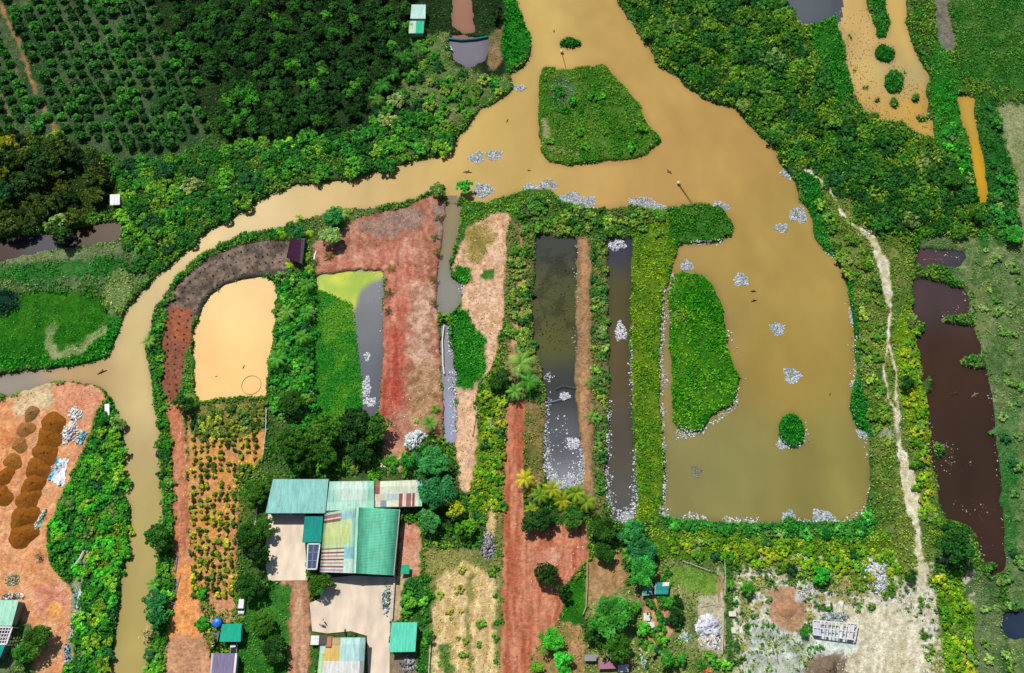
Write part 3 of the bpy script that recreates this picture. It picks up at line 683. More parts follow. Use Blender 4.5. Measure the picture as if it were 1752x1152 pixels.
def palm_mesh(name, nf, Ln, seed, wide=0.5, droop=0.55, lift=0.5, seg=8):
    r = np.random.default_rng(seed); V, F, Cc = [], [], []
    for i in range(nf):
        az = 2 * math.pi * (i + r.uniform(-.25, .25)) / nf * (1 if i % 2 else 1) + (0.3 if i % 2 else 0)
        el = lift + r.uniform(-0.35, 0.45); ln = Ln * r.uniform(0.75, 1.1)
        dx, dy = math.cos(az), math.sin(az); t0 = r.uniform(0.7, 1.3); w0 = r.uniform(-.1, .3)
        p = np.zeros(3); pts = [p.copy()]
        for k in range(seg):
            e = el - (droop + 0.5) * (k / seg) ** 1.3 * 1.5
            p = p + np.array([dx * math.cos(e), dy * math.cos(e), math.sin(e)]) * ln / seg
            pts.append(p.copy())
        sidev = np.array([-dy, dx, 0])
        for k in range(seg):
            a, b = pts[k], pts[k + 1]
            w = wide * math.sin(math.pi * min(1, (k + 0.7) / (seg + 0.4))) ** 0.7
            for s in (-1, 1):
                for h in range(2):
                    q0 = a + (b - a) * (h * 0.5); q1 = a + (b - a) * (h * 0.5 + 0.4)
                    tip = q1 + (b - a) * 0.6 + sidev * s * w * r.uniform(.8, 1.15) - np.array([0, 0, w * 0.35])
                    o = len(V); V += [q0, q1, tip]; F.append((o, o + 1, o + 2))
                    t = t0 * r.uniform(0.8, 1.2); Cc.append((t * (1 + w0), t, t * 0.8))
    return np_mesh(name, V, F, fc=Cc, mat=M_LEAF)

def trunk_mesh(name, h, r0, limbs, seed, c=(96, 80, 60), spread=0.5):
    m_ = MB(); r = random.Random(seed)
    m_.tube([(0, 0, -0.3), (r.uniform(-.1, .1) * h, r.uniform(-.1, .1) * h, h * .5), (r.uniform(-.1, .1) * h, 0, h)], [r0, r0 * .75, r0 * .5], C(*c))
    for i in range(limbs):
        a = 2 * math.pi * i / max(limbs, 1) + r.uniform(-.4, .4); z = h * r.uniform(.5, .9)
        m_.tube([(0, 0, z), (math.cos(a) * h * spread * .5, math.sin(a) * h * spread * .5, z + h * .25), (math.cos(a) * h * spread, math.sin(a) * h * spread, z + h * .4)], [r0 * .45, r0 * .3, r0 * .12], C(*c), n=5)
    return m_.mesh(name, M_BARK)

SHRUBS = [crown_mesh("shrub", 1.6, 1.2, 300, 0.34, 14 + i % 4, 100 + i, spread=0.95, lobe=(0.14, 0.36), up=0.5) for i in range(6)]
BIGSHRUBS = [crown_mesh("shrub", 2.6, 1.5, 700, 0.38, 30 + i % 5, 120 + i, spread=1.0, lobe=(0.09, 0.27), up=0.5) for i in range(6)]
COFFEE = [crown_mesh("coffee_bush", 1.7, 1.8, 260, 0.42, 7, 140 + i, spread=0.45) for i in range(4)]
CROPS = [crown_mesh("crop_plant", 0.75, 1.0, 46, 0.42, 4, 150 + i) for i in range(5)]
SEEDL = [crown_mesh("seedling", 0.34, 0.5, 12, 0.26, 2, 160 + i) for i in range(3)]
CROWNS = [crown_mesh("crown", 3.1, 3.2, 900, 0.42, 26 + i, 170 + i, z0=1.6, spread=0.86, lobe=(0.12, 0.33), up=0.45) for i in range(5)]
BIGCROWNS = [crown_mesh("crown", 5.4, 5.2, 2900, 0.46, 36 + 2 * i, 180 + i, z0=2.2, spread=0.82, lobe=(0.1, 0.28), up=0.4) for i in range(5)]
SPARSE = [crown_mesh("crown", 3.0, 3.4, 150, 0.5, 12, 190 + i, z0=1.2, spread=0.7) for i in range(2)]
TRUNKS = [trunk_mesh("trunk", 2.6, 0.22, 4, i) for i in range(3)]
BIGTRUNKS = [trunk_mesh("trunk", 3.8, 0.4, 5, i + 9) for i in range(3)]
PALMS = [palm_mesh("crown", 15 + i, 3.7, 200 + i, wide=0.75) for i in range(4)]
YPALMS = [palm_mesh("crown", 9 + i, 2.3, 210 + i, wide=0.5, lift=0.55, droop=0.45) for i in range(4)]
STARS = [palm_mesh("crown", 7 + i, 1.9, 220 + i, wide=0.42, lift=0.35, droop=0.4) for i in range(4)]
BANANA = [palm_mesh("crown", 8 + i, 2.2, 230 + i, wide=0.8, lift=0.75, droop=0.6, seg=6) for i in range(3)]
PTRUNK = [trunk_mesh("trunk", 3.4, 0.2, 0, 31, (120, 104, 84)), trunk_mesh("trunk", 0.9, 0.16, 0, 32, (110, 94, 70))]

def FG(r, g, b):
    q = lin((r, g, b)) * KO * (1.04, 1.1, 0.74)
    return (*[min(0.5, float(v)) for v in q], 1.0)
MARKS = [("the trapezoid island", 1020, 200), ("the orange pond", 400, 580), ("the grey fish pond", 620, 560), ("the plum roofed hut", 505, 428), ("the white hut", 196, 343),
 ("the top cottage", 714, 35), ("the yellow ponds", 1500, 100), ("the yellow ditch", 1668, 250), ("the dark brown pond", 1640, 700), ("the forked footpath", 1525, 600),
 ("the long lake island", 1195, 600), ("the brown soil heaps", 60, 800), ("the large green roofed house", 610, 920), ("the red dirt yard", 935, 950), ("the wide canal", 955, 600), ("the narrow canal", 1062, 620),
 ("the pale side stream", 60, 660), ("the bright west meadow", 100, 550), ("the rubble yard", 1450, 1060), ("the teal tin house", 395, 1083), ("the yellow palm clump", 950, 850),
 ("the seedling bed", 310, 500), ("the red earth dam", 700, 500), ("the river bend", 240, 570), ("the coffee rows", 190, 140), ("the straight river reach", 240, 900),
 ("the sandy field", 790, 1060), ("the crop field", 375, 820), ("the lake's south shore", 1300, 890), ("the bare clay patch", 1582, 335), ("the round islet", 1354, 736),
 ("the pond by the wood", 800, 90), ("the pond under the trees", 120, 400), ("the lake's north spit", 1200, 385), ("the canal mouth", 790, 340), ("the orange track", 50, 130),
 ("the lower river bank", 180, 1080), ("the upper river reach", 985, 20), ("the wooded bank", 620, 290), ("the clearing", 760, 170), ("the thicket's far corner", 1200, 40),
 ("the lake's east shore", 1440, 500), ("the tarpaulin by the river", 110, 800), ("the wood's north edge", 480, 20), ("the wood's middle", 480, 130), ("the pale meadow track", 1380, 110)]
used_labels = {}
def where(x, y):
    nm, mx_, my_ = min(MARKS, key=lambda m_: (m_[1] - x) ** 2 + (m_[2] - y) ** 2)
    dx, dy = x - mx_, y - my_
    dist = math.hypot(dx, dy)
    if dist < 12: return "right beside " + nm
    a = math.degrees(math.atan2(-dy, dx)) % 360
    w = ["right of", "above and right of", "above", "above and left of", "left of", "below and left of", "below", "below and right of"][int((a + 22.5) // 45) % 8]
    far = "close " if dist < 42 else "" if dist < 80 else "well "
    return far + w + " " + nm
def tone_word(c):
    r, g, b = c[:3]; v = 0.3 * r + 0.6 * g + 0.1 * b
    hue = "yellow-green" if r > 0.62 * g else "blue-green" if b > 0.4 * g else "green"
    lum = "very dark" if v < 0.055 else "dark" if v < 0.095 else "mid" if v < 0.16 else "bright"
    return lum + " " + hue
def place_plant(name, meshes, x, y, s, colr, label, cat, group, trunk=None, zc=1.0, rz=None, lean=None):
    """plant whose crown is seen at photo position (x, y); s scales it; crown centre stands zc*s above the ground"""
    X, Y, _ = px(x, y, zc * s)
    gzv = float(ground_z(np.array([X]), np.array([Y]))[0]); gzv = max(gzv, -0.3)
    rz = random.uniform(0, 6.28) if rz is None else rz
    me = random.choice(meshes)
    if trunk is None:
        o = link(name, me, loc=(X, Y, gzv)); tag(o, label, cat, group); o.color = colr
    else:
        o = thing(name, (X, Y, gzv), label, cat, group)
        t = link("trunk", trunk, o)
        k = link("crown", me, o); k.color = colr
        if name.endswith("palm") or name.startswith("banana"): k.location = (0, 0, 3.2 if trunk is PTRUNK[0] else 0.8)
    o.rotation_euler = (0, 0, rz)
    sv = s * random.uniform(0.94, 1.06)
    o.scale = (sv, s, sv * random.uniform(0.9, 1.12))
    return o
def scatter(poly, step, seed, jit=0.62, avoid=None):
    r = random.Random(seed); Pp = np.array(poly); out = []
    x0, y0 = Pp.min(0); x1, y1 = Pp.max(0)
    j = 0; y = y0
    while y < y1:
        x = x0 + (step / 2 if j % 2 else 0)
        while x < x1:
            qx, qy = x + r.uniform(-jit, jit) * step, y + r.uniform(-jit, jit) * step
            ins = False
            for (ax, ay), (bx, by) in zip(poly, poly[1:] + poly[:1]):
                if (ay > qy) != (by > qy) and qx < (bx - ax) * (qy - ay) / (by - ay) + ax: ins = not ins
            if ins and samp(allw, np.array([qx]), np.array([qy]))[0] < 0.4: out.append((qx, qy, r.random(), r.random()))
            x += step
        y += step * 0.87; j += 1
    return out
def mixc(cs, t, v):
    """tone between the given greens (sRGB) plus a brightness factor"""
    t = t * (len(cs) - 1); i = min(int(t), len(cs) - 2); f = t - i
    c_ = [cs[i][k] * (1 - f) + cs[i + 1][k] * f for k in range(3)]
    q = FG(*c_); k = 0.75 + 0.5 * v
    return (q[0] * k, q[1] * k, q[2] * k, 1.0)
def mass(name, cat, noun, poly, step, seed, meshes, rm, cs, group, trunk=None, zc=1.0, srange=(0.5, 1.55), rpx=0.6):
    """plants of one kind growing together, each an object"""
    pts = scatter(P(poly), step, seed)
    for (x, y, a, b_) in pts:
        if not (-25 < x < 1777 and -30 < y < 1172) or math.hypot(x - 196, y - 346) < 24: continue
        r_ = step * rpx * mpp(y) * (srange[0] + (srange[1] - srange[0]) * a)
        q_ = random.random(); colr = mixc([(76,100,58), (100,116,78)] if q_ < .05 else [(22,62,40), (34,80,50)] if q_ < .1 else cs, b_, random.random())
        size = "small" if a < 0.33 else "" if a < 0.67 else "large"
        lab = " ".join(f"{size} {tone_word(colr)} {noun} {where(x, y)}".split())
        if len(lab.replace("-", " ").replace("'", " ").split()) > 15: lab = lab.replace("very dark", "dark", 1).replace("close ", "", 1).replace("well ", "", 1)
        if len(lab.replace("-", " ").split()) > 14: lab = lab.replace(size + " ", "", 1) if size else lab
        g_ = group if lab not in used_labels else used_labels[lab]
        used_labels.setdefault(lab, group); group_ = g_
        place_plant(name, meshes, x, y, r_ / rm, colr, lab, cat, group_, trunk=random.choice(trunk) if trunk else None, zc=zc)

DK = [(24,50,22), (30,70,26), (44,84,28)]
MIDG = [(34,84,30), (46,104,34), (78,124,44)]
LUSH = [(30,92,34), (40,124,40), (80,144,40)]
YEL = [(52,98,26), (82,116,28), (120,136,36)]
BLU = [(24,74,50), (34,92,52), (54,104,60)]
WOOD = P("262,-30 700,-30 702,90 690,125 645,170 600,200 560,215 480,232 420,238 376,232 366,160 318,60")
def in_poly(poly, qx, qy):
    ins = False
    for (ax, ay), (bx, by) in zip(poly, poly[1:] + poly[:1]):
        if (ay > qy) != (by > qy) and qx < (bx - ax) * (qy - ay) / (by - ay) + ax: ins = not ins
    return ins
for k in range(8, 32):                          # the wood grows in the old planting rows
    for i in range(18):
        y = -18 + i * 16.2 + random.uniform(-4, 4); x = 14 + 23 * k + 0.45 * y + random.uniform(-4.5, 4.5)
        if not in_poly(WOOD, x, y) or random.random() < 0.04: continue
        cl = mixc([(16,42,18), (26,62,24), (40,84,30)] if random.random() < .88 else [(40,96,30), (66,116,36)], random.random(), random.random())
        R = random.uniform(9.5, 15.0) * mpp(y)
        lab = f"{'small ' if R < 2.9 else 'large ' if R > 3.5 else ''}{tone_word(cl)} wood tree {where(x, y)}"
        used_labels.setdefault(lab, "trees of the dense wood")
        place_plant("forest_tree", CROWNS, x, y, R / 3.1, cl, lab, "tree", "trees of the dense wood", trunk=random.choice(TRUNKS), zc=2.8)
mass("forest_tree", "tree", "tall pond tree", "-25,240 100,235 180,285 196,345 160,384 60,404 -25,412", 24, 2, CROWNS, 3.1, [(20,40,20), (36,60,22), (60,70,24)], "trees round the shaded pond", TRUNKS, zc=3.2, rpx=0.68)
mass("bank_shrub", "shrub", "shrub", "214,420 200,345 205,290 260,262 360,262 480,236 600,214 690,160 740,215 790,215 772,255 700,272 600,300 520,306 440,336 385,372 345,396 290,446 262,468 228,470", 19, 3, BIGSHRUBS, 2.6, [(28,74,32), (40,98,36), (92,130,44)], "shrubs on the north river bank", zc=1.0, rpx=0.72)
mass("thicket_shrub", "shrub", "thicket shrub", "1066,-30 1330,-30 1372,60 1420,150 1470,212 1545,232 1600,262 1650,300 1690,392 1560,400 1470,380 1432,340 1392,288 1345,258 1300,205 1240,166 1180,146 1140,106 1104,55", 19.5, 4, BIGSHRUBS, 2.6, [(22,60,26), (36,82,30), (76,104,34)], "shrubs of the east thicket", zc=1.0, rpx=0.74)
mass("riverside_bush", "bush", "riverside bush", "186,700 204,712 210,770 210,846 220,882 216,940 208,985 200,1040 194,1090 180,1160 118,1160 132,1060 160,1000 125,985 92,950 80,905 104,865 138,795 160,745", 15.5, 5, SHRUBS, 1.6, [(34,98,32), (52,126,36), (98,146,40)], "bushes on the west river bank", zc=0.9, rpx=0.66)
mass("dyke_shrub", "shrub", "dyke shrub", "282,500 330,452 400,405 500,378 500,398 440,402 385,416 335,446 298,492 282,540 276,600 280,690 292,760 296,880 290,960 280,1010 266,1000 282,890 272,760 268,690 256,600", 11, 6, SHRUBS, 1.6, MIDG, "shrubs on the river dyke", zc=0.8, rpx=0.62)
mass("dyke_shrub", "shrub", "dyke shrub", "272,880 292,900 288,990 292,1060 272,1152 250,1152 258,1100 250,1060 268,1000", 14, 7, SHRUBS, 1.6, MIDG, "shrubs on the river dyke", zc=0.8, rpx=0.7)
mass("canal_shrub", "shrub", "canal shrub", "870,385 912,395 904,480 908,560 918,610 880,600 866,560 868,480", 12, 8, SHRUBS, 1.6, [(40,84,36), (70,104,44), (110,124,60)], "shrubs along the canals", zc=0.8)
mass("canal_shrub", "shrub", "canal shrub", "1014,400 1038,405 1040,560 1038,640 1034,760 1030,850 1018,860 1020,700 1012,560", 11, 9, SHRUBS, 1.6, [(40,84,40), (56,104,46), (104,124,60)], "shrubs along the canals", zc=0.8)
mass("canal_shrub", "shrub", "canal shrub", "880,340 960,350 1130,366 1128,402 1080,404 1000,398 900,398", 13, 10, SHRUBS, 1.6, [(36,76,32), (60,104,40), (104,120,56)], "shrubs along the canals", zc=0.8)
mass("strip_bush", "bush", "yellowish strip bush", "828,652 862,640 866,700 860,780 856,870 812,900 790,930 785,890 812,840 822,760", 12, 11, SHRUBS, 1.6, YEL, "bushes of the yellow-green strip", zc=0.8, rpx=0.64)
mass("pond_bush", "bush", "bush between two ponds", "474,470 540,462 540,720 520,745 470,720 462,690 474,600", 15, 12, SHRUBS, 1.6, [(24,80,34), (38,108,36), (84,130,50)], "bushes between the two ponds", zc=0.9, rpx=0.62)
mass("scrub_bush", "bush", "scrub bush", "1140,910 1300,924 1480,930 1555,960 1500,1000 1430,985 1380,980 1300,968 1240,955 1140,950", 14, 13, SHRUBS, 1.6, YEL, "bushes south of the lake", zc=0.8, rpx=0.6)
mass("shore_bush", "bush", "shore bush", "1140,892 1300,900 1470,892 1494,866 1504,890 1470,920 1300,916 1140,906", 12, 14, SHRUBS, 1.6, [(24,90,34), (36,104,40), (64,124,56)], "bushes on the lake's south shore", zc=0.8, rpx=0.62)
mass("footpath_bush", "bush", "bush near the footpath", "1545,520 1562,500 1580,680 1592,800 1610,880 1590,930 1572,860 1560,760 1545,660", 14, 15, SHRUBS, 1.6, YEL, "bushes between footpath and pond", zc=0.8, rpx=0.6)
mass("footpath_bush", "bush", "bush near the footpath", "1400,330 1440,385 1490,440 1508,520 1508,640 1522,760 1500,760 1482,690 1476,560 1452,470 1410,405", 17, 16, SHRUBS, 1.6, [(50,90,34), (80,112,40), (110,130,60)], "bushes between footpath and lake", zc=0.8, rpx=0.5)
mass("footpath_bush", "bush", "bush near the yard", "1600,985 1636,985 1662,1050 1664,1160 1636,1160 1618,1080", 14, 17, SHRUBS, 1.6, YEL, "bushes east of the rubble yard", zc=0.8, rpx=0.68)
mass("ditch_bush", "bush", "bush by the ditch", "1605,200 1640,215 1660,300 1672,345 1690,385 1655,330 1620,270", 14, 18, SHRUBS, 1.6, LUSH, "bushes along the yellow ditch", zc=0.8)
mass("ditch_bush", "bush", "bush by the ditch", "1690,175 1702,200 1735,330 1752,420 1705,415 1690,330", 16, 19, SHRUBS, 1.6, [(24,70,30), (36,96,40), (60,110,50)], "bushes along the yellow ditch", zc=0.8)
mass("garden_shrub", "shrub", "garden shrub", "1130,905 1150,960 1100,1000 1110,1020 1090,1090 1085,1150 1120,1150 1160,1080 1180,1100 1200,1140 1240,1150 1246,1110 1200,1110 1160,1040 1150,980", 19, 20, SHRUBS, 1.6, MIDG, "shrubs in the cottage gardens", zc=0.8, rpx=0.5)
mass("garden_shrub", "shrub", "garden shrub", "690,1000 735,985 732,1150 716,1150 720,1060 690,1060", 15, 21, SHRUBS, 1.6, MIDG, "shrubs in the cottage gardens", zc=0.8, rpx=0.55)
mass("garden_shrub", "shrub", "garden shrub", "660,790 700,770 720,790 690,815 600,815 470,815 480,800 600,800", 15, 22, SHRUBS, 1.6, [(30,80,30), (60,116,34), (104,134,50)], "shrubs in the cottage gardens", zc=0.8, rpx=0.55)
mass("garden_shrub", "shrub", "garden shrub", "330,704 452,690 454,742 400,755 330,748", 13, 23, SHRUBS, 1.6, [(50,80,44), (84,104,50), (124,130,56)], "shrubs by the crop field", zc=0.8, rpx=0.55)
mass("field_tuft", "plant", "leafy clump in the sandy field", "745,965 850,970 846,1150 735,1150", 36, 24, SHRUBS, 1.6, [(70,112,40), (104,130,50), (140,146,70)], "leafy clumps in the sandy field", zc=0.4, rpx=0.17)
mass("garden_shrub", "shrub", "shrub beside the red road", "840,900 862,900 860,1150 848,1150", 18, 25, SHRUBS, 1.6, MIDG, "shrubs by the red road", zc=0.5, rpx=0.3)
mass("clearing_shrub", "shrub", "clearing shrub", "705,70 765,60 770,125 850,140 866,140 850,170 800,200 745,210 700,170", 17, 27, SHRUBS, 1.6, [(36,92,34), (60,112,40), (110,126,60)], "shrubs in the clearing", zc=0.6, rpx=0.5)
mass("marsh_tuft", "plant", "marsh tuft", "1660,420 1745,415 1748,1000 1728,1140 1690,1150 1672,1010 1730,960 1722,800 1700,620 1672,500", 27, 28, SHRUBS, 1.6, [(56,98,50), (84,114,66), (112,128,84)], "tufts on the east marsh", zc=0.3, rpx=0.3)
mass("islet_shrub", "shrub", "island shrub", "925,118 1040,114 1130,240 1100,268 970,280 930,250", 36, 26, SHRUBS, 1.6, [(30,90,24), (50,112,30), (84,124,44)], "shrubs on the trapezoid island", zc=0.5, rpx=0.22)

# coffee plantation: planted rows
ORD = ["first", "second", "third", "fourth", "fifth", "sixth", "seventh", "eighth", "ninth", "tenth", "eleventh", "twelfth", "thirteenth", "fourteenth", "fifteenth", "sixteenth", "seventeenth", "eighteenth", "nineteenth", "twentieth", "twenty-first", "twenty-second", "twenty-third"]
PLANT = P("-22,-22 258,-22 318,70 366,215 300,262 240,268 172,246 100,226 -22,232")
def inside(poly, qx, qy):
    ins = False
    for (ax, ay), (bx, by) in zip(poly, poly[1:] + poly[:1]):
        if (ay > qy) != (by > qy) and qx < (bx - ax) * (qy - ay) / (by - ay) + ax: ins = not ins
    return ins
row = 0
for k in range(-6, 15):
    bx0 = 14 + 24 * k
    pts = []
    for i in range(18):
        y = -14 + i * 15.5 + random.uniform(-2.5, 2.5); x = bx0 + 0.45 * y + random.uniform(-2.5, 2.5)
        if inside(PLANT, x, y) and abs(x - (5 + .45 * (y - 20) - (3 if y < 100 else 2))) > 6 and random.random() < 0.96: pts.append((x, y))
    if not pts: continue
    side = f"{ORD[k]} row right of the orange track" if k >= 0 else f"{ORD[-k - 1]} row left of the orange track"
    for i, (x, y) in enumerate(pts):
        s = 11.8 * random.uniform(0.8, 1.2) * mpp(y) / 1.7
        cl = mixc([(24,54,26), (32,70,30), (48,104,38)], random.random(), random.random())
        place_plant("coffee_bush", COFFEE, x, y, s, cl, f"dark coffee bush, {ORD[i]} from the top in the {side}", "bush", "coffee bushes in the plantation rows", zc=0.9)

# seedlings planted along the curved bed
def along(pts, step):
    out = []; carry = 0
    for (ax, ay), (bx, by) in zip(pts[:-1], pts[1:]):
        L = math.hypot(bx - ax, by - ay); t = carry
        while t < L: out.append((ax + (bx - ax) * t / L, ay + (by - ay) * t / L)); t += step
        carry = t - L
    return out
LINES = [P("291,680 286,620 288,566 300,520 322,486 354,456 402,434 440,424 486,422"), P("303,680 299,620 301,572 312,530 334,498 364,470 406,448 444,438 486,436"), P("312,640 313,590 322,545 344,514 374,486 412,462 448,452 486,448")]
for li, L_ in enumerate(LINES):
    for i, (x, y) in enumerate(along(L_, 11.5)):
        cl = mixc([(34,44,30), (52,70,36), (80,96,44)], random.random(), random.random())
        place_plant("seedling", SEEDL, x + random.uniform(-1.5, 1.5), y + random.uniform(-1.5, 1.5), random.uniform(0.9, 1.4), cl,
                    f"tiny seedling in the {['outer', 'middle', 'inner'][li]} line of the curved bed, {['number'][0]} {i + 1} from its lower end" if i >= len(ORD) else f"tiny seedling, {ORD[i]} from the lower end of the {['outer', 'middle', 'inner'][li]} line of the curved bed", "seedling", "seedlings in the curved bed", zc=0.2)
# crop field rows
for k in range(10):
    i = 0
    for j in range(32):
        y = 712 + j * 10.2 + random.uniform(-2, 2)
        x = 332 + k * 11.6 - (0.0 if y < 820 else (y - 820) * 0.02 * k * 0.3) + random.uniform(-2, 2) - max(0, 720 - y) * 0.2
        lim = 452 if y < 760 else 452 - (y - 760) * 0.55 if y < 850 else 403
        if y > 1020 or x > lim or random.random() < 0.1 or (y < 752 and random.random() < .4): continue
        cl = mixc([(40,64,24), (62,90,30), (104,116,36), (168,150,54)], random.random(), random.random())
        if i < len(ORD): lab = f"yellowing crop plant, {ORD[i]} down in the {ORD[k]} row from the dirt road"
        else: lab = f"yellowing crop plant near the lower end of the {ORD[k]} row from the dirt road"
        place_plant("crop_plant", CROPS, x, y, random.uniform(0.85, 1.6), cl, lab, "plant", "crop plants in rows", zc=0.4); i += 1

# single trees: x, y, crown radius in photo pixels, tone, label
def tree(x, y, r_, cs, label, kind="leafy_tree", sparse=False, squash=1.0):
    big = r_ * mpp(y) > 3.8
    R = r_ * mpp(y)
    me, rm, zc = (SPARSE, 3.0, 2.6) if sparse else (BIGCROWNS, 5.4, 4.2) if big else (CROWNS, 3.1, 3.0)
    return place_plant(kind, me, x, y, R / rm, mixc(cs, random.random(), random.uniform(.3, .8)), label, "tree", None, trunk=random.choice(BIGTRUNKS if big else TRUNKS), zc=zc)
MANGO = [(18,44,16), (28,60,18), (46,80,22)]
for x, y, r_, lab in [(500, 762, 34, "dark mango tree above the blue-green shed roof, leftmost of the clump"), (556, 738, 36, "dark mango tree at the lower end of the floating green mat"),
    (606, 730, 36, "dark mango tree in the middle of the clump above the house"), (642, 735, 32, "dark mango tree at the dam end of the clump above the house"), (560, 778, 28, "low dark tree just above the pale mint roof"), (618, 772, 28, "dark round tree between the mango clump and the patched roof"), (520, 790, 22, "small dark tree tucked behind the blue-green shed"), (498, 690, 26, "dark tree below the orange pond's right corner")]:
    tree(x, y, r_, MANGO, lab, "mango_tree")
for x, y, r_, cs, lab in [
    (735, 795, 36, BLU, "blue-green tree at the lower end of the pale drain"), (748, 842, 38, BLU, "large blue-green tree right of the patched tin roof"), (735, 890, 26, BLU, "blue-green tree overhanging the red soil strip by the house"), (700, 790, 18, LUSH, "bright green tree below the white rubbish heap"),
    (775, 870, 20, YEL, "yellow-green tree between blue-green grove and sandy strip"), (798, 905, 20, YEL, "yellow-green tree at the top of the sandy field"), (792, 912, 12, DK, "small dark tree amid yellow-green bushes above the sandy field"),
    (908, 893, 20, DK, "dark clipped tree at the top left of the red yard"), (932, 890, 21, DK, "dark broad tree just below the yellow palms"), (980, 886, 22, DK, "dark tree at the top right of the red yard"),
    (935, 982, 24, MANGO, "round lone tree standing in the middle of the red yard"), (1030, 905, 30, MANGO, "dark tree between the red yard and the narrow canal"), (1034, 945, 22, MANGO, "dark tree above the dry straw patch"),
    (1080, 912, 26, BLU, "blue-green tree at the lower end of the narrow canal"), (1098, 945, 28, BLU, "blue-green tree left of the scrub above the tarp hut"), (1100, 978, 30, [(24,80,34), (30,96,40), (40,104,44)], "deep green tree just above the green tarp hut"),
    (1046, 1056, 44, [(26,70,28), (36,92,34), (44,100,36)], "largest round tree below the dry straw patch"), (1050, 1108, 30, MANGO, "dark tree just above the dusty pink roof"), (1016, 1088, 18, DK, "small dark tree right of the red yard's lower edge"),
    (941, 1098, 26, LUSH, "bright round tree at the lower right edge of the red road"), (966, 1135, 22, LUSH, "upright green tree at the photo's lower edge right of the red road"), (918, 1142, 14, YEL, "small yellow-green tree at the lower end of the red road"), (966, 1012, 16, MANGO, "small dark tree left of the bright lawn by the red yard"),
    (1630, 930, 38, [(18,50,22), (26,64,26), (30,70,30)], "large dark tree at the lower end of the brown pond"), (1550, 655, 14, DK, "small dark tree right of the fork in the footpath"), (1556, 985, 12, DK, "small dark tree by the footpath above the rubble yard"),
    (550, 1000, 24, MANGO, "round tree just below the striped tin roof"), (432, 1000, 30, MANGO, "broad tree left of the concrete yard's lower corner"), (450, 902, 24, MANGO, "dark tree left of the concrete yard"), (424, 918, 24, MANGO, "tree between the crop field and the concrete yard"), (444, 952, 22, MANGO, "tree beside the concrete yard above the parked white van"), (436, 845, 26, MANGO, "tree left of the blue-green shed roof"), (462, 828, 18, MANGO, "small tree at the shed's upper left corner"),
    (450, 1068, 24, MANGO, "tree on the green strip right of the teal tin house"), (470, 1112, 28, MANGO, "dark tree at the lower end of the green strip"), (272, 922, 27, DK, "dark tree leaning over the river from the dyke"), (264, 1030, 24, BLU, "bluish tree overhanging the river's lower reach"), (270, 1058, 20, BLU, "bluish lower tree at the water's edge of the dyke"),
    (347, 1017, 9, LUSH, "small round tree standing alone on the orange dirt"), (346, 1067, 14, LUSH, "small tree at the edge of the dirt road left of the blue tank"), (64, 1096, 30, MANGO, "dark tree right of the lattice framed building"), (40, 1120, 22, MIDG, "tree at the photo's lower left corner"),
    (1155, 1054, 17, MANGO, "dark tree right of the dirt garden below the tarp hut"), (1158, 1028, 11, MANGO, "small tree right of the green tarp hut"), (1142, 1128, 20, MIDG, "green garden tree at the lower edge left of the orange tarp"), (1278, 1008, 14, MIDG, "low tree in the top left corner of the rubble yard"), (1404, 985, 16, LUSH, "bright tree beside the upper edge of the rubble yard"), (1100, 1075, 13, LUSH, "slim tree left of the dirt garden"), (1082, 1040, 14, MIDG, "small tree between the straw patch and the dirt garden"),
    (1735, 402, 20, [(30,90,34), (40,104,40), (50,110,50)], "round tree at the right edge below the yellow ditch"), (1670, 368, 16, DK, "dark tree left of the yellow ditch's lower end"), (1630, 305, 20, DK, "dark tree left of the yellow ditch"), (855, 650, 24, MANGO, "dark tree where the red road begins"), (735, 1088, 12, MIDG, "small tree right of the mint roofed lean-to"),
    (850, 20, 16, [(20,34,20), (24,40,22), (30,46,24)], "very dark tree beside the mud pool at the top"), (316, 690, 18, DK, "dark tree where the dirt road meets the seedling bed"), (565, 405, 22, [(70,96,60), (84,110,70), (96,120,76)], "grey-green tree beside the plum roofed hut"), (572, 372, 22, BLU, "dark bluish tree on the bank above the plum roofed hut"), (510, 400, 14, BLU, "bluish tree right behind the plum roofed hut"), (795, 318, 17, LUSH, "round bright bush tree at the canal mouth"), (748, 325, 14, [(60,96,44), (80,110,60), (96,120,70)], "grey-green tree on the point beside the canal mouth"), (96, 240, 20, YEL, "yellowish tree below the orange track"), (15, 250, 22, [(70,82,20), (92,98,24), (108,108,28)], "yellow tree at the left edge below the coffee rows"), (10, 292, 16, [(70,82,20), (92,98,24), (108,108,28)], "second yellow tree at the left edge"),
    (1165, 1128, 12, MIDG, "slim garden tree near the lower edge"), (1250, 1000, 10, MIDG, "small tree at the fence corner above the rubble yard"), (1375, 1082, 10, MIDG, "small tree above the pale greenhouse frame"), (700, 1030, 14, MIDG, "small tree above the mint roofed lean-to")]:
    tree(x, y, r_, cs, lab)
tree(360, 1092, 18, [(80,96,56), (100,110,64), (110,116,70)], "thin grey-green tree left of the teal tin house", sparse=True)
tree(250, 1085, 14, [(110,110,96), (120,120,104), (130,128,110)], "grey leafless tree at the river's edge", sparse=True)
tree(66, 952, 8, [(90,100,70), (100,104,80), (110,110,90)], "bare scraggy bush on the works yard", sparse=True)

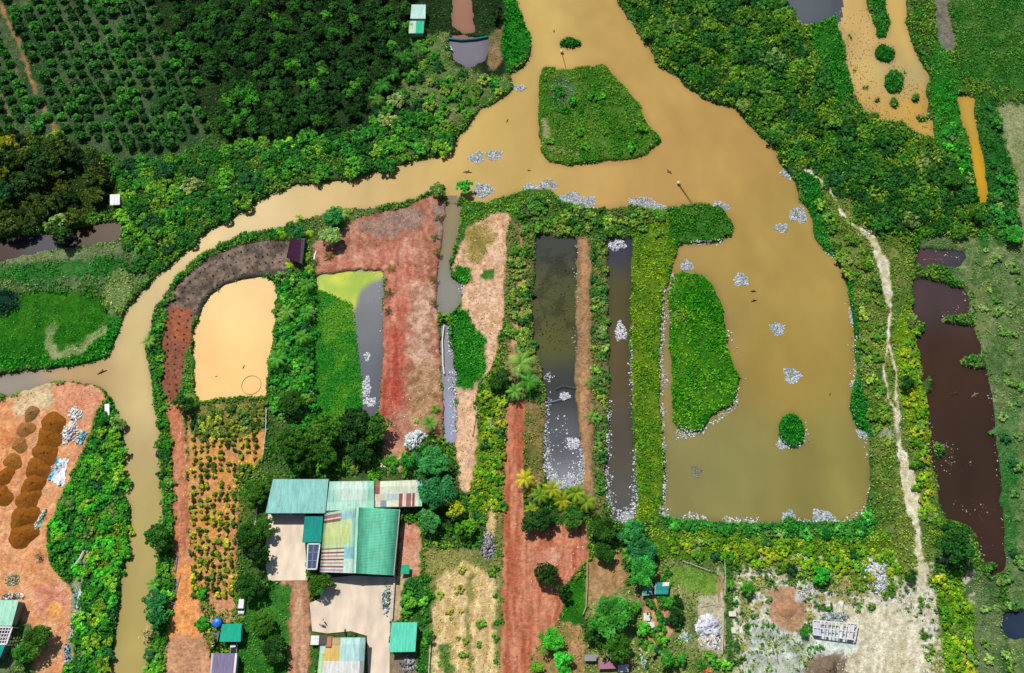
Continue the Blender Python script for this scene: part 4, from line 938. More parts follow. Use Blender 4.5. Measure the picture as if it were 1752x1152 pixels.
def palm(x, y, r_, cs, label, kind="coconut_palm", young=False, meshes=None):
    R = r_ * mpp(y)
    me, rm = (meshes or (YPALMS if young else PALMS)), (1.75 if meshes is STARS else 2.0 if young or meshes else 3.3)
    return place_plant(kind, me, x, y, R / rm, mixc(cs, random.random(), random.random()), label, "palm", None, trunk=PTRUNK[1] if (young or meshes) else PTRUNK[0], zc=0.9 if (young or meshes) else 3.3)
YP = [(66,98,32), (116,124,36), (118,120,42)]
for x, y, r_, lab in [(898, 820, 20, "yellow palm at the edge of the red road"), (924, 848, 18, "yellowish palm below the lone roadside palm"), (945, 838, 19, "yellowish palm at the left of the palm clump"), (962, 858, 18, "yellowish palm in the middle of the clump"), (985, 845, 20, "yellowish palm below the wide canal's foamy end"), (1003, 860, 17, "yellowish palm at the right of the palm clump"), (972, 872, 15, "yellowish palm at the lower edge of the clump"), (910, 872, 14, "yellowish palm above the dark clipped tree")]:
    palm(x, y, r_, YP, lab)
GP = [(40,96,44), (60,110,50), (90,124,70)]
for x, y, r_, lab in [(524, 488, 15, "green palm below the plum roofed hut"), (492, 535, 15, "pale-tipped palm right of the orange pond"), (526, 537, 14, "palm beside the floating green mat's upper end"), (518, 578, 15, "palm in the middle of the pond strip"), (482, 545, 10, "small palm on the orange pond's right bank"), (476, 615, 18, "broad palm on the orange pond's right bank"), (486, 590, 13, "palm above the broad palm by the orange pond"), (528, 628, 13, "palm beside the floating green mat's middle"), (505, 660, 13, "palm at the lower end of the pond strip"),
    (655, 148, 16, "palm at the wood's lower right edge"), (646, 172, 15, "pale palm below the first wood-edge palm"), (692, 100, 16, "dark palm just below the top cottage"), (716, 86, 14, "palm right of the wood below the top cottage"), (672, 128, 14, "palm between two wood-edge palms"), (700, 128, 13, "palm at the left rim of the clearing"), (664, 190, 12, "lowest palm of the wood edge"),
    (890, 622, 26, "tall palm where the red road begins"), (905, 655, 20, "palm leaning over the wide canal"), (880, 672, 16, "palm at the head of the red road"), (1082, 948, 18, "palm above the deep green tree by the tarp hut"), (320, 686, 14, "dark palm below the seedling bed"), (584, 368, 14, "palm on the bank left of the dam"), (262, 1000, 15, "yellow-tipped palm leaning over the river"), (1010, 655, 13, "small palm on the dyke between the canals"), (1012, 715, 12, "palm lower on the dyke between the canals"), (735, 725, 17, "lone palm on the lower dam"), (256, 585, 14, "dark palm on the bank at the river bend")]:
    palm(x, y, r_, GP, lab, young=r_ < 14)
SP = [(44,50,26), (60,64,30), (84,80,34)]
for i, (x, y) in enumerate([(750, 372), (744, 405), (748, 432), (742, 478), (741, 518), (668, 458), (666, 500), (664, 532), (562, 438), (540, 448)]):
    palm(x, y, 9.5, SP, f"dark star-shaped young palm on the dam, {ORD[i]} of the line" if i < 5 else f"dark star-shaped young palm beside the grey fish pond's corner, {ORD[i - 5]} down", "young_palm", meshes=STARS)
for i, (x, y) in enumerate([(496, 455), (526, 442), (530, 462), (512, 372), (484, 402), (530, 400), (745, 700), (712, 720), (600, 362), (682, 352)]):
    palm(x, y, 9 if i < 7 else 6, [(90,110,30), (110,130,40), (60,104,40)], f"{'small ' if i > 7 else ''}banana plant {where(x, y)}{', lower one' if i == 7 else ''}", "banana_plant", meshes=BANANA)

# ------------------------------------------------------------------ ground cover nobody could count
def cover(name, n, lo, hi, seed, base, label=None):
    r = np.random.default_rng(seed)
    X = r.uniform(-225, 225, n); Y = r.uniform(-118, 165, n)
    x, y = topx(X, Y)
    k = (x > -60) & (x < 1812) & (y > -60) & (y < 1200)
    X, Y, x, y = X[k], Y[k], x[k], y[k]
    x = x + (fbm(X, Y, 3.0, 5, 2) - 0.5) * 7; y = y + (fbm(X, Y, 3.0, 9, 2) - 0.5) * 7
    dd = samp(vd, x, y); hh = samp(vh, x, y)
    clump = fbm(X, Y, 3.4, 61, 3)
    keep = (r.random(len(X)) < dd * np.clip(0.35 + (clump - 0.35) * 3.2, 0.12, 1.3)) & (hh >= lo) & (hh < hi)
    X, Y, x, y, hh, clump = [a[keep] for a in (X, Y, x, y, hh, clump)]
    m_ = len(X)
    z = ground_z(X, Y, x, y) + r.random(m_) ** 0.7 * hh * (0.35 + clump) * 0.9 + 0.05
    nrm = unit(r.normal(size=(m_, 3)) * 0.8 + np.array([0, 0, 0.9]))
    V, F = leaf_quads(np.stack([X, Y, z], 1), nrm, base * (0.55 + 0.7 * r.random(m_)) * (0.7 + 0.6 * hh), r, 1.8)
    t = np.clip((fbm(X, Y, 7, 71, 3) - 0.36) / 0.28, 0, 1) * 0.75 + 0.25 * r.random(m_)
    q = samp(va, x, y) * (1 - t[:, None]) + samp(vb, x, y) * t[:, None]
    q = q * KV * (1.02, 1.06, 0.68) * r.uniform(0.45, 1.5, m_)[:, None]
    o = link(name, np_mesh(name, V, F, fc=q, mat=M_LEAF))
    tag(o, label, None, kind="stuff")
cover("grass", 560000, 0.0, 0.45, 501, 0.34)
cover("weeds", 950000, 0.45, 5, 502, 0.42)
# ------------------------------------------------------------------ buildings and objects
def quadpt(c4, u, v):
    """c4 = NW, NE, SE, SW; u to the east, v to the south"""
    a = c4[0] * (1 - u) + c4[1] * u; b = c4[3] * (1 - u) + c4[2] * u
    return a * (1 - v) + b * v
def sheet_roof(c4, ncol, col, rib=0.02, th=0.12, along="v", strips=None, rows=1):
    """ribbed sheet-metal roof over four corners; strips = [(u0,u1,v0,v1,colour)] patches of other sheets"""
    c4 = [Vector(c) for c in c4]
    V, F, K = [], [], []
    R_ = random.Random(len(V) + ncol)
    ncol = int(ncol * 2.2); us = []
    for i in range(ncol):
        us += [(i / ncol, 0), ((i + .72) / ncol, 0), ((i + .76) / ncol, rib), ((i + .96) / ncol, rib)]
    us.append((1.0, 0)); nu = len(us); nv = rows + 1
    f = lambda u, v: quadpt(c4, u, v) if along == "v" else quadpt(c4, v, u)
    for lay in (0, 1):
        for (u, h) in us:
            for j in range(nv):
                p = f(u, j / rows); V.append((p.x, p.y, p.z + (h if lay == 0 else -th)))
    tone = [R_.uniform(0.965, 1.03) for _ in range(ncol)]
    ix = lambda l, i, j: l * nu * nv + i * nv + j
    def colour(u, v):
        uu, vv = (u, v) if along == "v" else (v, u)
        for (a, b_, c_, d_, k_) in strips or []:
            if a <= uu < b_ and c_ <= vv < d_: return k_
        return col
    for i in range(nu - 1):
        for j in range(rows):
            um, vm = (us[i][0] + us[i + 1][0]) / 2, (j + .5) / rows
            t = tone[min(ncol - 1, int(um * ncol))]; k_ = colour(um, vm)
            k_ = tuple(q * t for q in k_)
            F.append((ix(0, i, j), ix(0, i, j + 1), ix(0, i + 1, j + 1), ix(0, i + 1, j)) if along == "v" else (ix(0, i, j), ix(0, i + 1, j), ix(0, i + 1, j + 1), ix(0, i, j + 1))); K.append(k_)
            F.append((ix(1, i, j), ix(1, i + 1, j), ix(1, i + 1, j + 1), ix(1, i, j + 1)) if along == "v" else (ix(1, i, j), ix(1, i, j + 1), ix(1, i + 1, j + 1), ix(1, i + 1, j))); K.append(tuple(q * .6 for q in k_))
    for i in range(nu - 1):
        for j, e in ((0, 0), (rows, 1)):
            F.append((ix(0, i, j), ix(0, i + 1, j), ix(1, i + 1, j), ix(1, i, j))); K.append(col)
    for i in (0, nu - 1):
        for j in range(rows):
            F.append((ix(0, i, j), ix(0, i, j + 1), ix(1, i, j + 1), ix(1, i, j))); K.append(col)
    return np_mesh("roof", V, F, fc=K, mat=M_ROOF)
def corners(px4, hs):
    return [Vector(px(x, y, h)) for (x, y), h in zip(px4, hs)]
def local(pts, o):
    return [Vector(p) - Vector(o) for p in pts]
def shed(name, label, cat, px4, h, dz=0.0, col=(150, 200, 190), ncol=10, along="v", strips=None, rows=1, walls="nsew", wallc=(200, 196, 184), posts=0, postc=(220, 220, 216), axis="ns", door=False, inset=0.5, group=None, windows=0, eave=True):
    """building under one sheet roof; h = height of the low eave, dz = rise to the high one (north side, or west with axis 'we')"""
    hs = [h + dz, h + dz, h, h] if axis == "ns" else [h + dz, h, h, h + dz]
    c4 = corners(px4, hs)
    base = (sum(c.x for c in c4) / 4, sum(c.y for c in c4) / 4, 0.1)
    root = thing(name, base, label, cat, group)
    L = local(c4, base)
    me = sheet_roof(L, ncol, C(*col), along=along, strips=[(a, b_, c_, d_, C(*k_)) for a, b_, c_, d_, k_ in strips or []], rows=rows)
    rf = link("roof", me, root)
    if eave:
        e_ = MB(); off = Vector((0, 0, -0.13))
        e_.bar(L[3] + off, L[2] + off, 0.14, 0.16, C(*col, KG * .8)); e_.build("gutter", M_PAINT, rf)
    ctr = Vector((0, 0, 0))
    G_ = []
    for p in L:
        dxy = Vector((p.x, p.y, 0)); dxy *= max(0.5, (dxy.length - inset * 1.4) / dxy.length)
        G_.append((dxy, p.z - 0.16))
    def wall_quad(mb, i, j, c_):
        (a, ha), (b_, hb) = G_[i], G_[j]
        nrm = Vector((-(b_ - a).y, (b_ - a).x, 0)).normalized() * 0.09
        bot = [a + nrm, b_ + nrm, b_ - nrm, a - nrm]; zb = Vector((0, 0, -0.6))
        mb.hexa([q + zb for q in bot], [bot[0] + Vector((0, 0, ha)), bot[1] + Vector((0, 0, hb)), bot[2] + Vector((0, 0, hb)), bot[3] + Vector((0, 0, ha))], c_)
    sides = {"n": (0, 1), "e": (1, 2), "s": (2, 3), "w": (3, 0)}
    for s_ in walls:
        mb = MB(); i, j = sides[s_]
        (a, ha), (b_, hb) = G_[i], G_[j]
        sh = (b_ - a).normalized() * 0.1 if s_ in "ns" else Vector()
        wall_quad(mb, i, j, C(*wallc)); w_ = mb.build("wall", M_WALL, root)
        if s_ in "ns": w_.scale = (0.992, 1, 1)
    if door and "s" in walls:
        (a, ha), (b_, hb) = G_[2], G_[3]
        d_ = (b_ - a).normalized(); out = Vector((0, -0.13, 0)); mid = a + (b_ - a) * 0.42
        mb = MB(); mb.bar(mid + out + Vector((0, 0, -.05)) - d_ * 0.0, mid + out + Vector((0, 0, 2.05)), 1.1, 0.08, C(70, 74, 80))
        dr = mb.build("door", M_WOOD, root)
        mb = MB(); mb.box(mid.x + .35, mid.x + .42, mid.y - 0.24, mid.y - 0.17, 0.95, 1.1, C(180, 180, 170)); mb.build("handle", M_PAINT, dr)
        for k in range(windows):
            t = [0.12, 0.72, 0.88, 0.28][k % 4]; p = a + (b_ - a) * t + out
            mb = MB(); mb.box(p.x - .55, p.x + .55, p.y - .03, p.y + .05, 0.95, 2.0, C(60, 70, 84)); wn = mb.build("window", M_GLASS, root)
            mb = MB(); mb.box(p.x - .62, p.x + .62, p.y - .08, p.y - .035, 0.88, 0.95, C(220, 220, 214)); mb.build("sill", M_CONC, wn)
    for k in range(posts):
        (a, ha), (b_, hb) = G_[3], G_[2]
        t = (k + .5) / posts; p = a + (b_ - a) * t; hh = ha + (hb - ha) * t
        mb = MB(); mb.box(p.x - .11, p.x + .11, p.y - .11, p.y + .11, -.4, hh, C(*postc)); mb.build("post", M_PAINT, root)
    return root
MINT = (160, 220, 196)
# homestead: yards first
def slab(name, pts, col, z=0.3, th=0.5, label=None):
    """concrete floor poured on the plot"""
    import mathutils
    w = [Vector(px(x, y, z)) for x, y in pts]
    n_ = len(w); tris = mathutils.geometry.tessellate_polygon([w])
    V = [tuple(p) for p in w] + [(p.x, p.y, z - th) for p in w]
    F = [tuple(t) for t in tris] + [(i, (i + 1) % n_, (i + 1) % n_ + n_, i + n_) for i in range(n_)]
    mb = MB(); mb.add(V, F, C(*col)); o = mb.build(name, M_CONC); tag(o, kind="structure"); return o
GZ = lambda x, y: float(ground_z(np.array([px(x, y)[0]]), np.array([px(x, y)[1]]))[0])
slab("concrete_yard", P("459,880 521,880 522,932 526,993 460,994 452,960"), (246, 226, 200), 0.55, 1.0)
slab("concrete_yard", P("550,990 604,985 674,988 668,1062 666,1160 630,1170 628,1088 600,1080 560,1084 534,1080 530,1032 548,1024"), (236, 216, 194), 0.55, 1.0)
shed("open_shed", "open fronted shed with smooth blue-green roof and white posts left of the large house", "shed", [(467, 820), (562, 820), (556.5, 878), (454, 878)], 5.0, 0.7, (142, 204, 196), ncol=14, walls="nwe", wallc=(90, 92, 90), posts=4)
shed("storage_wing", "pale mint roofed wing between the blue-green shed and the patched tin roof", "building", [(564, 824), (640, 823), (640, 871), (557, 874)], 4.6, 0.6, (186, 226, 204), ncol=14, rows=3, walls="nwe", wallc=(190, 190, 180),
     strips=[(0.0, 0.16, 0, 1, (164, 214, 196)), (0.3, 0.75, 0.1, 0.7, (206, 230, 216)), (0.86, 1, 0, 1, (150, 214, 184)), (0, 1, 0.67, 1, (176, 222, 200))])
shed("patched_shed", "small shed whose tin roof is patched in white, cream and rusty red", "shed", [(642, 824), (724, 821), (722, 866), (641, 868)], 4.2, 0.5, (214, 222, 196), ncol=18, rows=4, wallc=(170, 160, 150),
     strips=[(0, .1, 0, .5, (160, 96, 80)), (.02, .12, .5, 1, (226, 206, 180)), (.0, .25, .75, 1, (130, 160, 170)), (.12, .42, .0, .5, (222, 232, 204)), (.25, .5, .5, .8, (188, 208, 206)), (.5, .58, .5, 1, (150, 76, 70)), (.58, .66, .5, 1, (226, 214, 204)), (.66, .76, .5, 1, (160, 96, 90)), (.78, .84, .5, 1, (150, 70, 70)), (.88, 1, 0, .5, (150, 208, 206)), (.92, 1, .5, 1, (150, 214, 180)), (.44, .7, 0, .12, (206, 190, 160))])
# big house: one ridge running down the plot, striped west slope, green east slope
hN, hR = 4.4, 5.6
rN, rS = (612, 868), (607, 981)
root = None
c_w = [Vector(px(555, 879, hN)), Vector(px(*rN, hR)), Vector(px(*rS, hR)), Vector(px(547, 979, hN))]
c_e = [Vector(px(*rN, hR)), Vector(px(683.5, 872, hN)), Vector(px(673, 984.5, hN)), Vector(px(*rS, hR))]
base = (*((c_w[0] + c_w[2] + c_e[1] + c_e[2]) / 4).to_2d(), 0.1)
house = thing("farm_house", base, "large house with green right roof slope and yellowish striped left slope", "house")
Lw, Le = local(c_w, base), local(c_e, base)
ST = [(0, 1, .0, .04, (176, 216, 196)), (0, .55, .04, .1, (176, 110, 96)), (0, .55, .1, .13, (226, 214, 200)), (.55, 1, .04, .16, (150, 204, 208)), (0, .55, .13, .17, (126, 96, 70)), (.0, .85, .17, .3, (200, 218, 150)), (.0, .85, .3, .42, (206, 216, 140)), (.0, .85, .42, .55, (194, 214, 142)),
      (.62, 1, .17, .6, (170, 224, 200)), (0, .6, .6, .63, (150, 120, 80)), (.6, 1, .6, .78, (140, 206, 208))]
for k in range(6):
    v0 = .64 + k * .056; ST += [(0, .62, v0, v0 + .028, (228, 220, 204)), (0, .62, v0 + .028, v0 + .056, (110, 84, 76) if k % 2 == 0 else (190, 150, 130))]
ST += [(.62, 1, .78, 1, (206, 234, 216)), (0, .62, .97, 1, (200, 206, 230))]
rw = link("roof", sheet_roof(Lw, 36, C(196, 216, 168), along="u", rows=6, strips=[(a, b_, c_, d_, C(*k_)) for a, b_, c_, d_, k_ in ST]), house)
rw["label"] = "striped and patched left roof slope"
re_ = link("roof", sheet_roof(Le, 20, C(104, 206, 166), along="u", rows=3), house); re_["label"] = "plain green right roof slope"
mb = MB(); mb.bar(Lw[1] + Vector((0, 0, .1)), Lw[2] + Vector((0, 0, .1)), .7, .1, C(170, 226, 200)); mb.build("ridge_cap", M_ROOF, house)
mb = MB(); mb.bar(Le[1] + Vector((0, 0, -.1)), Le[2] + Vector((0, 0, -.1)), .35, .2, C(206, 196, 180)); mb.build("gutter", M_PAINT, house)
gx0, gx1, gy0, gy1 = Lw[3].x + .6, Le[2].x - .6, Lw[3].y + 1.4, Le[1].y - .6
for nm, b_ in (("wall", (gx0, gx1, gy0, gy0 + .2)), ("wall", (gx0, gx1, gy1 - .2, gy1)), ("wall", (gx0, gx0 + .2, gy0 + .2, gy1 - .2)), ("wall", (gx1 - .2, gx1, gy0 + .2, gy1 - .2))):
    mb = MB(); mb.box(*b_, -.5, 4.15, C(150, 150, 150)); mb.build(nm, M_WALL, house)
for t in (.15, .45, .8):
    mb = MB(); xx = gx0 + (gx1 - gx0) * t; mb.box(xx - .5, xx + .5, gy0 - .08, gy0 - .01, .1, 2.2, C(70, 60, 56)); mb.build("door", M_WOOD, house)
for t in (.3, .62, .92):
    mb = MB(); xx = gx0 + (gx1 - gx0) * t; mb.box(xx - .6, xx + .6, gy0 - .06, gy0 - .01, 1, 2.2, C(60, 76, 90)); mb.build("window", M_GLASS, house)
for t in (.03, .36, .68, .97):
    xx = Lw[3].x + (Le[2].x - Lw[3].x) * t; mb = MB(); mb.box(xx - .1, xx + .1, Lw[3].y + .3, Lw[3].y + .5, -.4, 4.2, C(210, 210, 206)); mb.build("post", M_PAINT, house)
shed("porch", "dark teal roofed porch tucked between the shed and the striped roof", "porch", [(521.5, 882), (553, 881), (549.5, 928), (517, 928)], 3.4, 0.4, (14, 150, 140), ncol=8, walls="w", wallc=(120, 120, 116), posts=2)
# glazed canopy with white frame
c4 = corners([(527, 931), (547.5, 931), (541.5, 974), (525, 974)], [3.0] * 4); base = (*(sum((c.to_2d() for c in c4), Vector((0, 0))) / 4), .1)
cv = thing("canopy", base, "dark glazed canopy in a white frame below the teal porch", "canopy"); L = local(c4, base)
mb = MB(); mb.hexa([L[3] - Vector((0, 0, .05)), L[2] - Vector((0, 0, .05)), L[1] - Vector((0, 0, .05)), L[0] - Vector((0, 0, .05))], [L[3], L[2], L[1], L[0]], C(72, 90, 124)); mb.build("glazing", M_GLASS, cv)
mb = MB(); up = Vector((0, 0, .06))
for a, b_ in ((0, 1), (1, 2), (2, 3), (3, 0)): mb.bar(L[a] + up, L[b_] + up, .35, .16, C(226, 230, 230))
for t in (.33, .66): mb.bar(L[0].lerp(L[3], t) + up, L[1].lerp(L[2], t) + up, .14, .1, C(150, 160, 176))
mb.bar(L[0].lerp(L[1], .5) + up, L[3].lerp(L[2], .5) + up, .14, .1, C(150, 160, 176)); mb.build("frame", M_PAINT, cv)
for p in L:
    mb = MB(); q = p * .93; mb.box(q.x - .08, q.x + .08, q.y - .08, q.y + .08, -.4, p.z - .06, C(220, 220, 220)); mb.build("post", M_PAINT, cv)

shed("tool_hut", "tiny green roofed hut on the red soil right of the large house", "hut", [(687, 967), (701, 966), (700, 982), (685, 982)], 2.2, 0.3, (40, 176, 136), ncol=4, wallc=(70, 80, 78))
shed("lean_to", "bright mint roofed open shed right of the lower concrete yard", "shed", [(670, 1065), (714, 1065), (710.5, 1115), (665.5, 1116)], 3.8, .4, (96, 218, 186), ncol=10, walls="nwe", wallc=(110, 116, 116), posts=3)
shed("cottage", "house with orange-yellow and pale blue roof halves at the photo's lower edge", "house", [(549, 1091), (625, 1091), (621, 1172), (541, 1172)], 4.2, .6, (190, 226, 220), ncol=16, rows=6, wallc=(216, 214, 204),
     strips=[(0, .1, .3, .55, (176, 220, 160)), (0, .45, 0, .2, (190, 160, 120)), (.1, .45, .2, .52, (232, 196, 110)), (.0, .3, .4, .55, (222, 214, 130)), (.45, .88, 0, .52, (190, 230, 226)), (.88, 1, 0, .52, (150, 190, 190)), (0, .1, .55, 1, (200, 230, 180)), (.1, .9, .55, 1, (232, 232, 226)), (.9, 1, .55, 1, (150, 156, 150))])
def boxy(name, label, cat, x, y, w, d_, h, col, z0=0.25, rz=0, mat=None, lid=None, parts=None):
    """small crate-like object with a lid of its own"""
    X, Y, _ = px(x, y, h * .5); o = thing(name, (X, Y, z0), label, cat, rz=rz)
    mb = MB(); mb.box(-w / 2, w / 2, -d_ / 2, d_ / 2, -.3, h, C(*col))
    mb.build("body", mat or M_PLAST, o)
    mb = MB(); lc = lid or col; mb.box(-w / 2 - .06, w / 2 + .06, -d_ / 2 - .06, d_ / 2 + .06, h + .003, h + .1, C(*lc)); mb.build("lid", mat or M_PLAST, o)
    return o
boxy("chimney_box", "dark square water box standing at the orange roof's top left corner", "box", 556, 1096, 2.0, 2.4, 4.9, (70, 66, 60))
boxy("storage_crate", "white crate left of the orange and blue roofed house", "crate", 540, 1096, 2.2, 2.4, 1.6, (236, 236, 232))
boxy("storage_crate", "terracotta crate on the roof corner next to the dark water box", "crate", 565, 1099, 1.6, 2.6, 4.8, (190, 120, 84))
boxy("concrete_block", "pale stone block in the garden right of the red yard's tree row", "block", 1106, 1056, 1.7, 2.0, 1.0, (232, 232, 228))
boxy("concrete_block", "white flat block below the pale stone block in the dirt garden", "block", 1112, 1070, 2.4, 1.6, .7, (226, 226, 222))
boxy("cabinet", "cream box standing on the grass by the rubble yard's fence", "box", 1252, 1051, 1.9, 1.3, 1.2, (236, 226, 202))
boxy("beehive_box", "tiny cream box near the lower rubble yard fence", "box", 1254, 1079, 1.1, 1.5, .9, (232, 226, 210))
# small teal house, tank, cars
shed("tin_house", "small square house with bright teal roof by the dirt road", "house", [(380, 1068), (413.5, 1067), (411.5, 1098), (375, 1098)], 3.6, .5, (8, 178, 146), ncol=8, wallc=(190, 180, 166), door=True, windows=2)
shed("tin_house", "house with purple-grey ribbed roof and white right edge below the teal roof", "house", [(362, 1118), (406, 1118), (401, 1172), (357, 1172)], 3.8, .4, (134, 124, 158), ncol=11, wallc=(186, 180, 170),
     strips=[(0, .06, 0, 1, (210, 200, 206)), (.93, 1, 0, 1, (232, 232, 232))])
shed("porch", "narrow grey tin porch squeezed left of the teal roof", "porch", [(366, 1082), (376, 1079), (372, 1099), (362, 1100)], 2.6, .2, (120, 116, 120), ncol=3, walls="w", posts=1)
X, Y, _ = px(372, 1066, 1.6); tk = thing("water_tank", (X, Y, .2), "round bright blue water tank beside the small teal roof", "water tank")
mb = MB(); mb.lathe(0, 0, [(1.35, -.3), (1.45, .5), (1.45, 1.9), (1.3, 2.3)], C(20, 104, 210), 24); mb.build("body", M_PLAST, tk)
mb = MB(); mb.lathe(0, 0, [(1.28, 2.305), (.9, 2.55), (.4, 2.68), (.38, 2.8), (.02, 2.82)], C(30, 120, 226), 24); mb.build("lid", M_PLAST, tk)
mb = MB(); mb.lathe(1.62, 0, [(.28, -.3), (.28, 1.1), (.2, 1.3)], C(20, 40, 90), 10); mb.build("pump", M_PAINT, tk)

def vehicle(name, label, x, y, Ln, Wd, cabin, rz, col, pickup=False):
    X, Y, _ = px(x, y, .8); o = thing(name, (X, Y, .35), label, "car" if not pickup else "pickup truck", rz=rz)
    # local y = forward
    h0, h1 = .35, .95
    mb = MB(); l2, w2 = Ln / 2, Wd / 2
    sec = [(-l2, .8, .55), (-l2 + .25, .95, .95), (l2 * .4, 1, .98), (l2 - .35, .96, .9), (l2, .8, .6)]
    V, F = [], []
    for (yy, s, top) in sec: V += [(-w2 * s, yy, h0), (w2 * s, yy, h0), (w2 * s, yy, top * .8), (w2 * s * .92, yy, top), (-w2 * s * .92, yy, top), (-w2 * s, yy, top * .8)]
    for i in range(len(sec) - 1):
        for j in range(6): F.append((i * 6 + j, i * 6 + (j + 1) % 6, i * 6 + 6 + (j + 1) % 6, i * 6 + 6 + j))
    F += [tuple(range(6))[::-1], tuple((len(sec) - 1) * 6 + j for j in range(6))]
    mb.add(V, F, C(*col)); mb.build("body", M_PAINT, o)
    y0, y1 = cabin[0] * l2, cabin[1] * l2; t = 1.55 if not pickup else 1.65
    mb = MB(); mb.hexa([(-w2 * .9, y0, .94), (w2 * .9, y0, .94), (w2 * .9, y1, .94), (-w2 * .9, y1, .94)], [(-w2 * .78, y0 + .3, t - .06), (w2 * .78, y0 + .3, t - .06), (w2 * .78, y1 - .7, t - .06), (-w2 * .78, y1 - .7, t - .06)], C(36, 44, 54)); mb.build("window", M_GLASS, o)
    mb = MB(); mb.box(-w2 * .78, w2 * .78, y0 + .25, y1 - .66, t - .055, t, C(*col)); mb.build("car_roof", M_PAINT, o)
    for sx_ in (-1, 1):
        for sy_ in (-.62, .62):
            mb = MB(); cx, cy = sx_ * (w2 - .1), sy_ * l2
            mb.tube([(cx - .11, cy, 0.02), (cx + .11, cy, 0.02)], .36, C(28, 28, 30), 14); wl = mb.build("wheel", M_RUBBER, o)
            mb = MB(); mb.tube([(cx + sx_ * .112, cy, .02), (cx + sx_ * .13, cy, .02)], .2, C(180, 180, 184), 10); mb.build("rim", M_PAINT, wl)
        mb = MB(); mb.box(sx_ * w2 * .6 - .16, sx_ * w2 * .6 + .16, l2 - .06, l2 + .02, .58, .72, C(240, 240, 230)); mb.build("headlight", M_GLASS, o)
    if pickup:
        mb = MB(); mb.box(-w2 * .84, w2 * .84, -l2 + .3, y0 - .1, .96, 1.0, C(40, 42, 46)); mb.build("cargo_bed", M_RUBBER, o)
    return o
vehicle("parked_van", "white van with dark windscreen parked above the small teal house", 414, 1037, 4.6, 1.95, (-.9, .62), math.pi, (238, 240, 244))
vehicle("parked_pickup", "white pickup with blue-tinted windscreen between the teal and the purple roof", 400.5, 1107, 4.2, 1.9, (-.2, .6), .1, (240, 240, 240), True)
def motorbike(x, y, rz, col, label):
    X, Y, _ = px(x, y, .5); o = thing("motorbike", (X, Y, .55), label, "motorbike", rz=rz)
    mb = MB(); mb.tube([(0, -.7, .55), (0, -.2, .75), (0, .35, .7), (0, .6, .95)], [.14, .2, .17, .08], C(*col), 8); mb.build("body", M_PAINT, o)
    mb = MB(); mb.box(-.13, .13, -.75, -.05, .85, .95, C(30, 30, 32)); mb.build("seat", M_RUBBER, o)
    mb = MB(); mb.bar((-.38, .55, 1.02), (.38, .55, 1.02), .05, .05, C(40, 40, 40)); mb.build("handlebar", M_PAINT, o)
    for yy in (-.65, .68):
        mb = MB(); mb.tube([(0, yy + .3 * math.cos(a), .3 + .3 * math.sin(a)) for a in np.linspace(0, 6.283, 13)[:-1]], .06, C(24, 24, 26), 6, close=True); mb.build("wheel", M_RUBBER, o)
motorbike(556, 1064, .6, (220, 226, 232), "white motorbike standing at the left rim of the lower concrete yard")
motorbike(552, 1070, 1.3, (190, 196, 200), "silver motorbike next to the small green bush on the lower yard")
motorbike(591, 1082, .1, (50, 30, 30), "dark motorbike above the pale blue roof half")
motorbike(606, 1086, 1.8, (60, 60, 66), "black motorbike parked right at the pale blue roof's upper edge")

# plum roofed hut: ridge near its east side
c_w = [Vector(px(497, 407, 2.9)), Vector(px(516, 408, 4.3)), Vector(px(513, 450, 4.3)), Vector(px(490, 441, 2.9))]
c_e = [Vector(px(516, 408, 4.3)), Vector(px(521.5, 409, 3.2)), Vector(px(517, 452, 3.2)), Vector(px(513, 450, 4.3))]
base = (*((c_w[0] + c_w[2] + c_e[1] + c_w[3]) / 4).to_2d(), .1)
hut = thing("plum_hut", base, "hut with plum purple roof and pale lilac right slope by the seedling bed", "hut")
Lw, Le = local(c_w, base), local(c_e, base)
r1 = link("roof", sheet_roof(Lw, 9, C(104, 56, 92), along="u"), hut); r1["label"] = "plum purple roof slope"
r2 = link("roof", sheet_roof(Le, 9, C(206, 190, 206), along="u"), hut); r2["label"] = "pale lilac roof slope"
mb = MB(); mb.box(Lw[3].x + .5, Le[2].x - .4, Lw[3].y + .6, Lw[0].y - .5, -.5, 2.6, C(196, 190, 184)); mb.build("wall", M_WALL, hut)
mb = MB(); mb.box(-.5, .5, Lw[3].y + .52, Lw[3].y + .59, 0, 2, C(80, 60, 50)); mb.build("door", M_WOOD, hut)
shed("cottage", "upper cottage half with pale mint roof at the wood's right edge", "house", [(704, 8), (728.5, 8), (728, 32), (702, 32)], 3.6, .5, (190, 230, 220), ncol=7, wallc=(180, 186, 180))
shed("cottage", "lower cottage half with green roof and paler left third at the wood's edge", "house", [(701, 36), (726, 36), (724.5, 57), (699, 57)], 3.4, .4, (44, 196, 150), ncol=7, wallc=(180, 186, 180), strips=[(0, .45, 0, 1, (196, 224, 196))])
shed("pump_hut", "small white roofed hut above the shaded pond", "hut", [(188, 333), (205, 332), (205, 350), (188, 351)], 2.6, .2, (240, 246, 246), ncol=4, wallc=(110, 116, 110))
